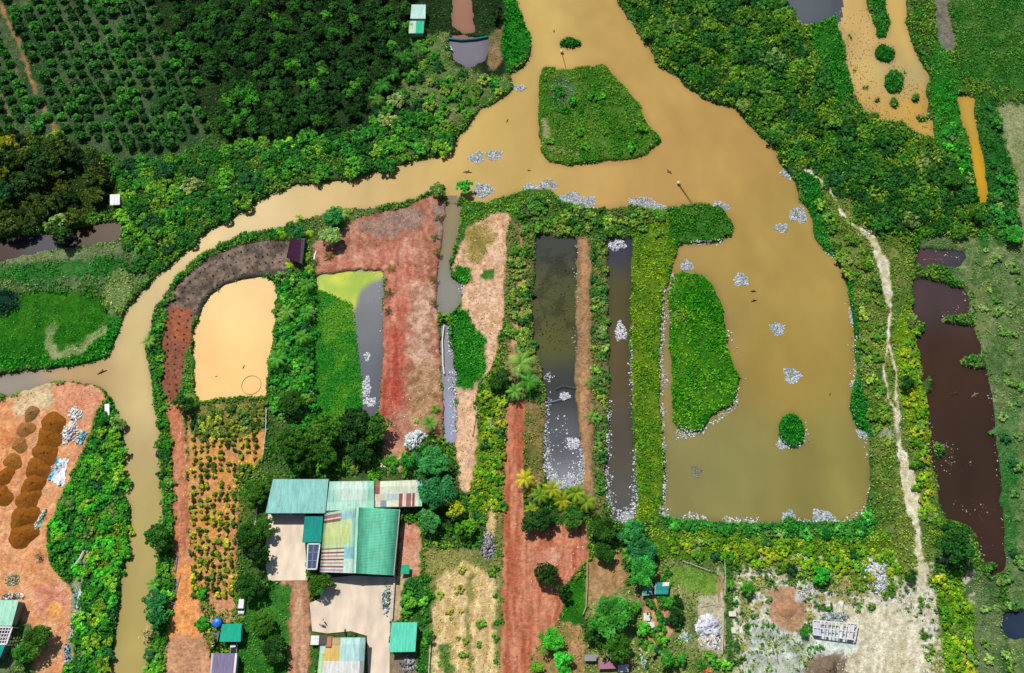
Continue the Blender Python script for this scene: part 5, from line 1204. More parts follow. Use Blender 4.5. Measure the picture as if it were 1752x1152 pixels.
# tarp hut
shed("tarp_hut", "low hut under blue-green tarpaulins in the gardens", "hut", [(1099, 999), (1117, 998), (1117, 1018), (1098, 1020)], 2.3, .4, (110, 170, 160), ncol=4, wallc=(96, 80, 66), eave=False)
shed("tarp_hut", "teal tarp covered hut with a white upper corner in the gardens", "hut", [(1121, 997), (1145, 996), (1143, 1017), (1119, 1017)], 2.4, .4, (20, 150, 140), ncol=5, rows=3, wallc=(90, 74, 60), eave=False, strips=[(.55, 1, 0, .33, (226, 232, 230)), (0, .12, 0, 1, (196, 150, 150))])
shed("chicken_coop", "small grey roofed coop at the lower edge left of the dusty pink roof", "coop", [(1000, 1120), (1021, 1120), (1020, 1131), (999.5, 1131)], 2.2, .2, (150, 150, 156), ncol=4, wallc=(40, 34, 34))
shed("lean_to", "low lean-to with dusty pink roof at the lower edge below the big round tree", "shed", [(1024, 1130), (1056, 1132), (1054, 1144), (1024, 1145)], 2.0, .3, (170, 120, 140), ncol=6, wallc=(70, 56, 54))
shed("chicken_coop", "small white roofed coop right of the dusty pink roof", "coop", [(1057, 1138), (1076, 1137), (1075, 1150), (1057, 1150)], 1.8, .2, (240, 240, 240), ncol=4, wallc=(120, 120, 116))
# left corner works building
shed("workshop", "mint roofed workshop at the left edge of the works yard", "workshop", [(-30, 1027), (32, 1027), (20, 1071), (-34, 1070)], 4.6, .3, (170, 226, 200), ncol=10, wallc=(150, 150, 140))
shed("workshop", "teal roofed corner of a workshop at the lower left edge", "workshop", [(-40, 1104), (9, 1104), (-1, 1128), (-44, 1130)], 4.4, .3, (0, 150, 140), ncol=8, wallc=(120, 130, 126))
c4 = corners([(-20, 1073), (21, 1073), (11, 1102), (-24, 1102)], [4.2] * 4); base = (*(sum((c.to_2d() for c in c4), Vector((0, 0))) / 4), .1)
fr = thing("lattice_frame", base, "white lattice roof frame between the mint and the teal workshop roofs", "frame"); L = local(c4, base)
mb = MB()
for a, b_ in ((0, 1), (1, 2), (2, 3), (3, 0)): mb.bar(L[a], L[b_], .45, .3, C(236, 236, 236))
mb.build("rim", M_PAINT, fr)
mb = MB()
for k in range(1, 8): mb.bar(L[0].lerp(L[1], k / 8), L[3].lerp(L[2], k / 8), .22, .2, C(220, 212, 220))
for k in range(1, 5): mb.bar(L[0].lerp(L[3], k / 5) + Vector((0, 0, .12)), L[1].lerp(L[2], k / 5) + Vector((0, 0, .12)), .22, .2, C(226, 220, 226))
mb.build("rafter_grid", M_PAINT, fr)
for p in L:
    mb = MB(); mb.box(p.x * .97 - .15, p.x * .97 + .15, p.y * .97 - .15, p.y * .97 + .15, -.4, 4, C(200, 200, 200)); mb.build("post", M_PAINT, fr)

# heaps
def heap_mesh(R, H, seed, col, rough=.12, n=22):
    r = np.random.default_rng(seed); V, F, K = [], [], []
    ph = r.uniform(0, 6.28, 4)
    for i in range(9):
        t = i / 8
        for j in range(n):
            a = 2 * math.pi * j / n
            rr = R * t * (1 + .12 * math.sin(2 * a + ph[0]) + .08 * math.sin(3 * a + ph[1]) + .05 * math.sin(5 * a + ph[2]))
            z = H * (math.cos(t * math.pi) * .5 + .5) ** .85 + r.normal() * rough * (1 - t) * H - .35 * t
            V.append((rr * math.cos(a), rr * math.sin(a), z))
    for i in range(8):
        for j in range(n):
            F.append((i * n + j, i * n + n + j, i * n + n + (j + 1) % n, i * n + (j + 1) % n)); k_ = r.uniform(.85, 1.15); K.append(tuple(q * k_ for q in C(*col)))
    me = np_mesh("heap", V, F, fc=K, mat=M_HEAP); me.polygons.foreach_set("use_smooth", np.ones(len(F), bool)); return me
M_HEAP = plain_mat("loose_soil", 0.95, 0.1, lo=.8, hi=1.15, scale=1.4)
BR = (138, 84, 26); B2 = (150, 104, 56)
for x, y, r_, h, c_, lab in [(90, 728, 25, 2.3, BR, "topmost dark brown soil heap of the right-hand row"), (84, 750, 26, 2.3, BR, "second dark brown soil heap from the top of the right-hand row"), (78, 776, 25, 2.2, BR, "dark brown soil heap beside the white rubbish"), (66, 803, 25, 2.3, BR, "dark brown soil heap level with the blue tarpaulin's top"), (58, 828, 24, 2.2, BR, "dark brown soil heap level with the blue tarpaulin's foot"), (48, 856, 26, 2.2, BR, "dark brown soil heap above the lowest pair"), (42, 884, 27, 2.4, BR, "second lowest dark brown soil heap"), (40, 916, 27, 2.4, BR, "lowest dark brown soil heap of the row"),
    (54, 708, 17, 1.6, (140, 104, 60), "dull olive-brown heap at the top of the left-hand row"), (44, 735, 19, 1.5, B2, "grey-brown heap below the topmost olive heap"), (34, 762, 18, 1.4, B2, "flat grey-brown heap in the middle of the left-hand row"), (22, 790, 19, 1.6, (150, 98, 40), "brown heap low in the left-hand row"), (8, 815, 20, 1.7, BR, "brown heap at the left edge level with the blue tarpaulin"), (4, 850, 22, 2.0, BR, "lowest brown heap cut by the left edge")]:
    R = r_ * 1.28 * mpp(y); X, Y, _ = px(x, y, .5)
    o = link("soil_heap", heap_mesh(R, h * .8, int(x * 7 + y), c_, .1), loc=(X, Y, .2)); tag(o, lab, "soil heap", "soil heaps on the works yard")
X, Y, _ = px(1414, 1148, .6); tag(link("soil_heap", heap_mesh(28 * mpp(1148), 3.2, 5, (120, 104, 86), .1), loc=(X, Y, .2)), "grey-brown brushwood heap at the lower edge of the rubble yard", "heap")
X, Y, _ = px(1345, 1045, .6); tag(link("soil_heap", heap_mesh(24 * mpp(1045), 1.3, 8, (176, 132, 100), .05), loc=(X, Y, .2)), "low bare brown soil mound in the rubble yard", "soil heap")
def rubble(name, label, cat, x, y, rx, ry, n_, cols, size, seed, h=1.0, rot=0.0, group=None, flat=.5):
    """pile of broken pieces lying on one another"""
    r = np.random.default_rng(seed); X, Y, _ = px(x, y, .2); m_ = mpp(y); V, F, K = [], [], []
    V.append((0, 0, 0))
    V = []
    for i in range(n_):
        a, d_ = r.uniform(0, 6.28), r.random() ** .55
        ex, ey = rx * m_ * d_ * math.cos(a), ry * m_ * d_ * math.sin(a) * 1.05
        ex, ey = ex * math.cos(rot) - ey * math.sin(rot), ex * math.sin(rot) + ey * math.cos(rot)
        c0 = np.array([ex, ey, h * (1 - d_ ** 1.5) * r.uniform(.4, 1) + .1])
        u = unit(r.normal(size=(1, 3)) * [1, 1, flat])[0]; w = unit(np.cross(u, r.normal(size=3) + [0, 0, 1.5])[None])[0]; nn = np.cross(u, w)
        s1, s2, s3 = size * r.uniform(.5, 1.6), size * r.uniform(.3, 1), size * .12
        o = len(V)
        for sz in (-1, 1):
            for a1, a2 in ((-1, -1), (1, -1), (1, 1), (-1, 1)): V.append(c0 + u * s1 * a1 + w * s2 * a2 + nn * s3 * sz)
        for f in ((3, 2, 1, 0), (4, 5, 6, 7), (0, 1, 5, 4), (1, 2, 6, 5), (2, 3, 7, 6), (3, 0, 4, 7)): F.append([o + q for q in f]); 
        kk = C(*cols[r.integers(len(cols))]); K += [kk] * 6
    o = link(name, np_mesh(name, V, F, fc=K, mat=M_PLAST), loc=(X, Y, .2)); return tag(o, label, cat, group)
WH = [(240, 244, 246), (222, 228, 232), (200, 206, 212), (232, 226, 216)]
rubble("rubbish_heap", "heap of white rubbish at the top of the works yard", "rubbish heap", 129, 710, 11, 13, 60, WH, .55, 1, .6)
rubble("rubbish_heap", "heap of white and pink rubbish beside the dark soil heaps", "rubbish heap", 121, 742, 13, 18, 90, WH + [(214, 170, 160)], .55, 2, .7)
rubble("rubbish_heap", "heap of pale roofing sheets by the dam's lower end", "rubbish heap", 712, 754, 20, 14, 90, [(230, 232, 240), (190, 214, 206), (206, 206, 214)], .75, 3, .8, .4)
rubble("stone_pile", "pile of white broken stone between scrub and rubble yard", "stone pile", 1496, 982, 24, 30, 420, WH + [(190, 196, 204)], .5, 4, 1.4)
rubble("stone_pile", "small white stone pile in the scrub left of the bright tree", "stone pile", 1374, 962, 8, 16, 60, WH, .5, 5, .6, .4)
rubble("stone_pile", "grey-white stone spread at the rubble yard's upper left", "stone pile", 1378, 1010, 16, 16, 130, [(206, 206, 204), (190, 190, 186), (224, 222, 216)], .4, 6, .5)
rubble("rubbish_heap", "heap of white sacking beside the fence in the gardens", "rubbish heap", 1210, 1072, 18, 18, 70, [(240, 242, 248), (226, 228, 236), (206, 210, 226)], 1.1, 7, 1.4, flat=.3)
rubble("rubbish_heap", "lower heap of cream and white sacking beside the fence", "rubbish heap", 1214, 1096, 18, 12, 70, [(236, 226, 206), (240, 240, 238), (190, 180, 160)], .7, 8, .9)
rubble("stone_pile", "grey stone pile on the sandy strip left of the red road", "stone pile", 834, 935, 14, 22, 130, [(150, 144, 156), (176, 172, 180), (120, 116, 120)], .5, 9, .9)
rubble("timber_heap", "row of grey and white junk along the concrete yard's right wall", "junk heap", 661, 1026, 7, 26, 120, [(220, 226, 224), (120, 130, 124), (60, 66, 62), (176, 206, 190)], .5, 10, .9)
rubble("stone_pile", "grey-green stone pile on the works yard's lower part", "stone pile", 22, 992, 14, 12, 90, [(176, 170, 130), (206, 196, 160), (120, 120, 90)], .4, 11, .6)
rubble("rubbish_heap", "white rubble strip along the workshop's upper wall", "rubbish heap", 22, 1020, 22, 5, 60, [(232, 230, 220), (190, 180, 170), (120, 110, 100)], .45, 12, .5)
rubble("rubbish_heap", "scattered grey scrap between works yard and riverside bushes", "scrap heap", 127, 1070, 6, 26, 130, [(200, 190, 186), (160, 150, 146), (220, 220, 220)], .4, 13, .4)
rubble("rubbish_heap", "pile of grey and blue scrap below the mint lean-to", "scrap heap", 700, 1136, 14, 14, 90, [(100, 110, 124), (140, 130, 120), (70, 66, 64), (176, 176, 180)], .5, 14, .7)
rubble("rubbish_heap", "scrap pile on the upper edge of the pale greenhouse frame", "scrap heap", 1428, 1055, 26, 7, 110, [(176, 190, 190), (206, 212, 210), (120, 130, 130)], .5, 15, .6)
rubble("stone_pile", "white pebbly patch where the footpath starts at the river", "stone pile", 1382, 296, 10, 7, 60, [(224, 222, 214), (196, 190, 186)], .4, 16, .3)
rubble("stone_pile", "pale stones where the footpath bends below the thicket", "stone pile", 1482, 398, 12, 9, 70, [(232, 230, 220), (206, 200, 186)], .4, 17, .3)
rubble("rubbish_heap", "orange tarpaulin scraps at the lower edge of the gardens", "rubbish heap", 1208, 1148, 9, 6, 30, [(232, 104, 64), (220, 130, 90)], .6, 18, .5)
rubble("rubbish_heap", "pale sheets left of the orange tarpaulin in the gardens", "rubbish heap", 1101, 1127, 6, 12, 26, [(214, 220, 220), (190, 200, 196)], .8, 19, .6)
rubble("rubbish_heap", "white and green net scraps in the gardens left of the white sacking", "rubbish heap", 1172, 1090, 12, 9, 50, [(210, 222, 214), (110, 170, 140), (176, 196, 186)], .6, 20, .5)
rubble("rubbish_heap", "small white litter on the left dirt track by the dam's foot", "rubbish heap", 656, 800, 7, 8, 30, [(226, 224, 214), (200, 190, 170)], .4, 21, .4)

def tarp(name, label, pts, cols, h=.5, seed=0, cat="tarpaulin"):
    """crumpled sheet lying on the ground; pts = four photo corners"""
    r = np.random.default_rng(seed); c4 = [np.array(px(x, y, .3)) for x, y in pts]; n = 15
    V, K, F = [], [], []
    for i in range(n):
        for j in range(n):
            u, v = j / (n - 1), i / (n - 1)
            p = (c4[0] * (1 - u) + c4[1] * u) * (1 - v) + (c4[3] * (1 - u) + c4[2] * u) * v
            p = p + r.normal(size=3) * [.22, .22, .16] + [0, 0, .25 + h * (math.sin(u * 9 + seed) * math.sin(v * 7 + seed * 2) * .5 + .5) * math.sin(math.pi * u) ** .5]
            V.append(p)
    for i in range(n - 1):
        for j in range(n - 1):
            F.append((i * n + j, i * n + n + j, i * n + n + j + 1, i * n + j + 1)); K.append(C(*cols[min(len(cols) - 1, int((j + r.uniform(-1, 1)) / (n - 1) * len(cols)) % len(cols))]))
    return tag(link(name, np_mesh(name, V, F, fc=K, mat=M_PLAST)), label, cat)
tarp("tarpaulin", "crumpled white and blue tarpaulin beside the dark soil heaps", P("96,786 120,784 108,832 80,820"), [(70, 150, 186), (206, 226, 236), (240, 246, 250), (240, 246, 250)], .7, 1)
tarp("tarpaulin", "pale blue tarpaulin sheet at the riverside bushes' top corner", P("140,738 150,738 140,760 130,760"), [(176, 220, 232), (130, 200, 216)], .5, 2)
tarp("tarpaulin", "long pale green sheet slanting by the lowest soil heap", P("76,870 82,874 64,910 54,908"), [(222, 222, 206), (130, 176, 150)], .4, 3)
tarp("tarpaulin", "pale blue-green strip of sheeting between riverside bushes", P("128,1010 142,1008 140,1044 128,1040"), [(90, 150, 150), (206, 226, 216), (190, 216, 206)], .4, 4)
tarp("tarpaulin", "blue-white sheet lying by the lower works track", P("112,1104 120,1104 120,1132 112,1132"), [(210, 216, 224), (80, 150, 176)], .3, 5)
tarp("tarpaulin", "bluish sheet caught in the bushes above the pale gap", P("134,922 152,918 146,944 132,946"), [(130, 190, 170), (190, 222, 206)], .4, 6)
tarp("tarpaulin", "smooth white-blue sacking beside the garden fence", P("1196,1062 1222,1060 1232,1086 1204,1084"), [(238, 240, 250), (210, 214, 232)], .9, 7)
tarp("tarpaulin", "crumpled pale sheet at the lower edge of the garden fence", P("1216,1090 1232,1090 1232,1112 1214,1106"), [(226, 230, 240), (240, 240, 244)], .6, 8)
# white board by the river
X, Y, _ = px(185, 703, .5); wb = thing("sign_board", (X, Y, .1), "white upright board standing by the river above the riverside bushes", "board", rz=.18)
mb = MB(); mb.hexa([(-.7, -1.9, .6), (.7, -1.9, .6), (.7, 1.9, .6), (-.7, 1.9, .6)], [(-.6, -1.9, 1.5), (.8, -1.9, 1.5), (.8, 1.9, 1.5), (-.6, 1.9, 1.5)], C(242, 242, 238)); mb.build("panel", M_PAINT, wb)
for yy in (-1.5, 1.5):
    mb = MB(); mb.box(-.08, .08, yy - .08, yy + .08, -.4, .59, C(150, 150, 150)); mb.build("leg", M_WOOD, wb)

def fence(label, pts, h=1.3, col=(206, 204, 190), step=3.0, name="fence", rails=2, rw=.12):
    w = [Vector(px(x, y, .2)) for x, y in pts]; base = w[0]
    o = thing(name, base, label, "fence")
    mb = MB()
    for a, b_ in zip(w[:-1], w[1:]):
        for k in range(rails):
            z = Vector((0, 0, h * (k + .9) / rails)); mb.bar(a - base + z, b_ - base + z, rw, .12, C(*col))
    mb.build("rail", M_WOOD, o)
    for p in along([(q.x - base.x, q.y - base.y) for q in w], step):
        mb = MB(); mb.box(p[0] - .09, p[0] + .09, p[1] - .09, p[1] + .09, -.5, h, C(*col)); mb.build("post", M_WOOD, o)
    return o
fence("pale pole fence along the left side of the rubble yard", P("1236,1045 1236,1080 1234,1120"), rw=.2)
fence("pale slanting pole fence above the garden lawn", P("1168,961 1190,969 1214,978"), rw=.14, rails=1)
fence("pale pole fence on the right of the plank stack", P("1238,955 1240,985 1239,1020"), rw=.12)
fence("wire fence with pale rail right of the bright lawn by the red yard", P("1004,962 1004,1008 1002,1040 997,1052"), rw=.22, col=(190, 186, 140))
fence("thin white pole line between crop field and pond strip", P("457,700 456,740 451,780"), rw=.18, col=(196, 206, 190))
fence("thin pale pole line left of the concrete yard", P("441,870 439,890 436,908"), rw=.18, col=(200, 196, 180))
fence("pale wall rail along the right side of the concrete yard", P("684,868 676,985 671,1060"), h=1.1, rw=.5, col=(214, 206, 192), rails=1)
fence("pale slanting rail through the riverside bushes", P("146,944 138,958 126,974"), rw=.5, col=(206, 206, 186), rails=1)
fence("pale rail left of the strip bushes by the sandy strip", P("816,698 812,720 808,745"), rw=.2, col=(226, 206, 176), rails=1)
fence("low edge rail along the left side of the sandy field", P("738,1080 734,1152"), rw=.25, col=(206, 206, 176), rails=1)
def logs(name, label, x0, y0, x1, y1, n_, ln, cols, seed, rad=.14, cat="log stack", across=False, spread=.5, group=None):
    """poles lying side by side, each pole a part"""
    r = random.Random(seed); a, b_ = Vector(px(x0, y0, .2)), Vector(px(x1, y1, .2)); o = thing(name, a, label, cat, group)
    for k in range(n_):
        t = (k + .5) / n_
        p = (b_ - a) * t + Vector((r.uniform(-spread, spread), r.uniform(-spread, spread), .05 + r.uniform(0, .25)))
        ang = r.uniform(-.16, .16) + (0 if across else math.pi / 2); d_ = Vector((math.cos(ang), math.sin(ang), r.uniform(-.03, .03))) * ln / 2 * r.uniform(.75, 1.1)
        mb = MB(); mb.tube([p - d_, p + d_], rad * r.uniform(.7, 1.2), C(*r.choice(cols)), 6); mb.build("pole", M_WOOD, o)
    return o
WD = [(206, 190, 160), (176, 156, 126), (226, 214, 190), (150, 130, 110)]
logs("plank_stack", "stack of long brown planks beside the garden fence", 1229, 1008, 1239, 1008, 7, 8.5, [(176, 140, 100), (190, 156, 116)], 1, .22, spread=.1)
logs("pole_stack", "pale poles lying across the ground above the white sacking", 1217, 1024, 1217, 1058, 16, 6.5, WD, 2, .14, across=True)
logs("pole_stack", "bundle of pale upright-lying poles right of the teal tarp hut", 1160, 1018, 1180, 1020, 9, 7, [(226, 216, 180), (206, 196, 160), (176, 170, 130)], 3, .13)
logs("pole_stack", "three pale poles lying below the garden lawn", 1204, 1014, 1206, 1026, 3, 5, WD, 4, .12, across=True)
logs("pipe_stack", "long stack of purplish pipes lying along the dirt road", 297, 965, 302, 965, 5, 6, [(150, 130, 150), (170, 150, 160)], 5, .2, spread=.2)
logs("pipe_stack", "lower stack of grey pipes by the dirt road", 294, 1012, 303, 1012, 8, 9, [(150, 130, 140), (190, 176, 180), (120, 100, 110)], 6, .2, spread=.3)
logs("pole_stack", "grid of dark steel bars on the pale rubble", 1302, 1112, 1330, 1110, 12, 9, [(120, 130, 130), (90, 100, 100), (190, 196, 190)], 7, .1)
logs("pole_stack", "tangle of white pipes at the left of the pale greenhouse frame", 1318, 1078, 1352, 1092, 14, 5.5, [(226, 230, 226), (200, 206, 204), (150, 160, 160)], 8, .11, spread=1.2)
logs("pole_stack", "vertical pale poles at the garden's lower edge", 1182, 1110, 1190, 1112, 4, 6, [(206, 214, 196)], 9, .12)
logs("plank_stack", "short planks scattered below the tarp huts", 1104, 1030, 1118, 1034, 6, 3.4, [(226, 206, 196), (206, 176, 150)], 10, .16, across=True, spread=.6)
# greenhouse frame
c4 = corners(P("1391,1062 1468,1068 1463,1095 1392,1086"), [2.2] * 4); base = (*(sum((c.to_2d() for c in c4), Vector((0, 0))) / 4), .1)
gf = thing("greenhouse_frame", base, "long pale greenhouse frame with torn sheets on the rubble yard", "greenhouse frame"); L = local(c4, base)
mb = MB()
for a, b_ in ((0, 1), (1, 2), (2, 3), (3, 0)): mb.bar(L[a], L[b_], .3, .2, C(226, 230, 236))
mb.bar(L[0].lerp(L[3], .5), L[1].lerp(L[2], .5), .25, .2, C(220, 224, 230)); mb.build("rim", M_PAINT, gf)
for k in range(13):
    t = k / 12; mb = MB(); mb.bar(L[0].lerp(L[1], t) + Vector((0, 0, .15)), L[3].lerp(L[2], t) + Vector((0, 0, .15)), .2, .12, C(226, 230, 234)); mb.build("rafter", M_PAINT, gf)
for k, (a, b_, cc) in enumerate([(0.02, .16, (206, 206, 220)), (.3, .36, (196, 190, 200)), (.62, .7, (230, 226, 226)), (.8, .95, (226, 216, 216))]):
    mb = MB(); z = Vector((0, 0, -.3)); q = [L[0].lerp(L[1], a), L[0].lerp(L[1], b_), L[3].lerp(L[2], b_), L[3].lerp(L[2], a)]
    mb.hexa([q[3] + z * 1.2, q[2] + z * 1.2, q[1] + z * 1.2, q[0] + z * 1.2], [q[3] + z, q[2] + z, q[1] + z, q[0] + z], C(*cc)); mb.build("sheet", M_PLAST, gf)
for p in L:
    mb = MB(); mb.box(p.x * .98 - .1, p.x * .98 + .1, p.y * .95 - .1, p.y * .95 + .1, -.4, 2, C(200, 204, 206)); mb.build("post", M_PAINT, gf)

# ------------------------------------------------------------------ on the water
M_FLOAT = leaf_mat("pale_floating_leaves", 0.1)
def floaters(name, label, cx, cy, rx, ry, seed, cols=((206,216,226), (170,186,206), (228,234,238), (120,136,150), (150,166,150)), dens=1.0, rot=0.0, group="pale floating plant clumps"):
    """flat-lying rosettes packed in a round raft"""
    r = np.random.default_rng(seed); m_ = mpp(cy); X, Y, _ = px(cx, cy, WZ)
    n_ = int(rx * ry * 2.6 * dens) + 10
    a, d_ = r.uniform(0, 6.28, n_), np.sqrt(r.random(n_))
    wob = 1 + .16 * np.sin(3 * a + seed) + .1 * np.sin(5 * a + 2 * seed)
    x = rx * m_ * d_ * np.cos(a) * wob; y = ry * m_ * d_ * np.sin(a) * wob * 1.1
    x, y = x * math.cos(rot) - y * math.sin(rot), x * math.sin(rot) + y * math.cos(rot)
    z = .08 + r.random(n_) * .16 * (1.1 - d_)
    nrm = unit(r.normal(size=(n_, 3)) * .22 + [0, 0, 1])
    V, F = leaf_quads(np.stack([x, y, z], 1), nrm, .16 + .5 * r.random(n_) ** 2, r, 1.4)
    cc = np.array([lin(c) for c in cols])[r.integers(0, len(cols), n_)] * .9 * r.uniform(.75, 1.05, n_)[:, None]
    o = link(name, np_mesh(name, V, F, fc=cc, mat=M_FLOAT), loc=(X, Y, WZ + .02)); return tag(o, label, "floating plants", group)
for i, (x, y, rx, ry, lab) in enumerate([(815, 270, 13, 11, "left half of the double pale raft in the river below the clearing"), (845, 266, 14, 9, "right half of the double pale raft in the river below the clearing"), (889, 151, 11, 6, "small pale raft between the clearing and the trapezoid island"),
    (826, 326, 18, 13, "pale raft at the canal mouth beside the round bush tree"), (908, 322, 14, 8, "pale raft left of the canals' shore bulge"), (938, 316, 16, 9, "pale raft on the top of the canals' shore bulge"), (976, 340, 20, 11, "large pale raft right of the canals' shore bulge"), (1004, 347, 16, 12, "right end of the large pale raft beside the shore bulge"), (1098, 348, 22, 12, "pale raft halfway along the canals' upper shore"), (1124, 356, 15, 8, "thin tail of the raft halfway along the canals' upper shore"),
    (1233, 353, 15, 8, "pale raft on the north spit's upper edge"), (1268, 479, 13, 11, "round pale raft in the lake above two dark specks"), (1366, 368, 15, 14, "large pale raft close to the lake's upper right shore"), (1337, 390, 12, 8, "smaller pale raft left of the upper right shore raft"), (1330, 563, 12, 11, "round pale raft in the middle of the lake"), (1355, 643, 14, 13, "round pale raft above the round islet"),
    (1408, 887, 20, 13, "pale raft at the lake's south shore"), (1175, 455, 11, 9, "pale raft at the long island's top"), (1350, 884, 12, 9, "pale raft around the small shore bush of the south shore"), (1349, 296, 12, 12, "pale raft beside the footpath's river end"), (1464, 662, 8, 12, "pale raft on the lake's right shore"), (1476, 742, 10, 8, "pale raft at the lower right shore of the lake"), (1458, 545, 5, 14, "narrow pale raft along the right shore"), (1340, 760, 12, 8, "pale fringe at the foot of the round islet")]):
    floaters("floating_plant_raft", lab, x, y, rx, ry, 300 + i)
floaters("floating_plant_raft", "faint grey raft in the lake's lower left", 1191, 806, 9, 9, 340, cols=((120, 124, 120), (140, 140, 130)), dens=.5)
for i, (x, y, rx, ry, lab) in enumerate([(1055, 418, 15, 11, "white foam of plants at the narrow canal's top"), (1062, 568, 10, 16, "white plants in the middle of the narrow canal"), (626, 664, 8, 18, "pale plants along the floating green mat's lower edge"), (632, 688, 12, 7, "pale plants at the foot of the grey fish pond"), (628, 610, 5, 7, "small pale plant patch in the grey fish pond"), (982, 758, 14, 9, "white plants at the right of the wide canal's lower end"), (966, 678, 9, 7, "grey plants in the middle of the wide canal")]):
    floaters("floating_plant_raft", lab, x, y, rx, ry, 360 + i, cols=((240, 240, 246), (226, 226, 236), (206, 206, 220)), dens=.7)
def speck_field(name, pts, n_, spread, seed, cols, size=.4, kind="stuff", gate=0):
    """loose floating bits strewn along a shore: nobody could count them"""
    r = np.random.default_rng(seed); C_, N_, S_, K_ = [], [], [], []
    segs = [(a, b_, n1, s1) for (line, n1, s1) in pts for a, b_ in zip(line[:-1], line[1:])]
    for (line, n1, s1) in pts:
        seg = list(zip(line[:-1], line[1:])); Ls = np.array([math.hypot(b_[0] - a[0], b_[1] - a[1]) for a, b_ in seg]); pr = Ls / Ls.sum()
        for _ in range(n1):
            k = r.choice(len(seg), p=pr); a, b_ = seg[k]; t = r.random()
            x = a[0] + (b_[0] - a[0]) * t + r.normal() * s1; y = a[1] + (b_[1] - a[1]) * t + r.normal() * s1
            if gate and vnoise(np.array([x]), np.array([y]), 26, 17)[0] < gate + r.normal() * .06: continue
            w_ = samp(allw, np.array([x]), np.array([y]))[0]
            C_.append((*px(x, y, WZ)[:2], WZ + .2 if w_ > .5 else .45)); S_.append(size * r.uniform(.5, 1.4)); K_.append(np.array(lin(cols[r.integers(len(cols))])) * .9)
    C_ = np.array(C_); n = len(C_); nrm = unit(r.normal(size=(n, 3)) * .4 + [0, 0, 1])
    V, F = leaf_quads(C_, nrm, np.array(S_), r, 1.4)
    tag(link(name, np_mesh(name, V, F, fc=np.array(K_), mat=M_FLOAT)), kind=kind)
PW = ((206, 214, 206), (176, 186, 180), (140, 150, 130), (226, 230, 228))
speck_field("floating_weed", [
    (P("1140,886 1180,884 1240,889 1300,893"), 380, 3), (P("1120,880 1140,872 1132,900"), 160, 5), (P("1340,890 1400,894 1440,892 1475,872"), 160, 4), (P("1224,478 1240,530 1250,590 1270,640 1262,680 1250,702 1215,725 1190,744 1150,738"), 520, 3.5),
    (P("1150,470 1144,520 1150,560"), 120, 4), (P("1135,480 1134,560 1132,640 1134,720 1138,780 1137,860"), 560, 2.6), (P("1190,742 1160,742 1142,730"), 160, 6), (P("1160,418 1200,416 1240,412"), 180, 2.5), (P("1334,280 1362,310 1364,345"), 90, 5), (P("1405,420 1432,446 1450,480"), 130, 2.5), (P("1455,510 1462,560 1464,600 1460,700 1478,740 1490,790"), 220, 4),
    (P("1332,722 1334,750 1354,768 1376,756 1378,722"), 170, 3), (P("808,205 800,222 790,235"), 26, 4), (P("1490,790 1490,840 1470,880"), 60, 5), (P("1135,640 1140,670"), 60, 4)], 0, 0, 601, PW, gate=.5)
speck_field("shore_foam", [(P("1134,490 1133,560 1131,640 1133,720 1137,790 1137,860"), 300, 2.2), (P("1128,872 1142,890"), 160, 5), (P("1340,892 1400,896 1425,890"), 120, 3)], 0, 0, 607, ((214, 220, 218), (180, 190, 186), (140, 150, 140)))
speck_field("canal_foam", [
    (P("934,680 934,740 936,780 940,812 960,830 990,828"), 520, 4), (P("945,812 965,824 985,816"), 900, 7), (P("996,760 996,800 994,830"), 190, 2.5), (P("936,650 940,640"), 40, 4), (P("1038,740 1036,800 1042,850 1052,885"), 300, 4.5), (P("1088,770 1088,840 1086,870 1070,890"), 300, 4), (P("1062,888 1078,880"), 260, 7), (P("1080,560 1081,700"), 120, 2),
    (P("1042,690 1038,760"), 90, 3), (P("768,560 774,620 778,700 776,745"), 430, 3.4), (P("960,700 970,760 975,800"), 90, 10), (P("790,500 796,480"), 30, 3), (P("985,420 984,500 984,600"), 36, 3)], 0, 0, 602, ((232, 232, 240), (206, 208, 220), (170, 176, 184), (150, 160, 150)), gate=.2)
speck_field("pond_litter", [(P("1575,432 1600,442 1640,440"), 40, 5), (P("1598,760 1625,770 1630,790 1612,800"), 90, 7), (P("1658,790 1662,800"), 6, 3), (P("1640,860 1690,870 1668,890"), 30, 8), (P("1672,930 1680,980 1690,1000 1700,990"), 120, 9), (P("1650,500 1662,540"), 30, 3), (P("1610,540 1640,528"), 16, 4), (P("1692,640 1702,720 1710,800 1718,870 1722,960"), 140, 4), (P("1590,720 1592,780 1604,840"), 60, 3), (P("1710,1058 1722,1066"), 26, 5),
    (P("1480,20 1478,120 1500,190"), 260, 10), (P("1450,80 1462,150 1490,200 1560,200 1590,225"), 420, 9), (P("1505,75 1530,118 1535,160 1560,150 1575,165"), 260, 9), (P("1436,20 1446,70 1452,110"), 120, 5)], 0, 0, 603, ((150, 150, 140), (180, 176, 166), (96, 84, 60), (80, 76, 50)), .35)
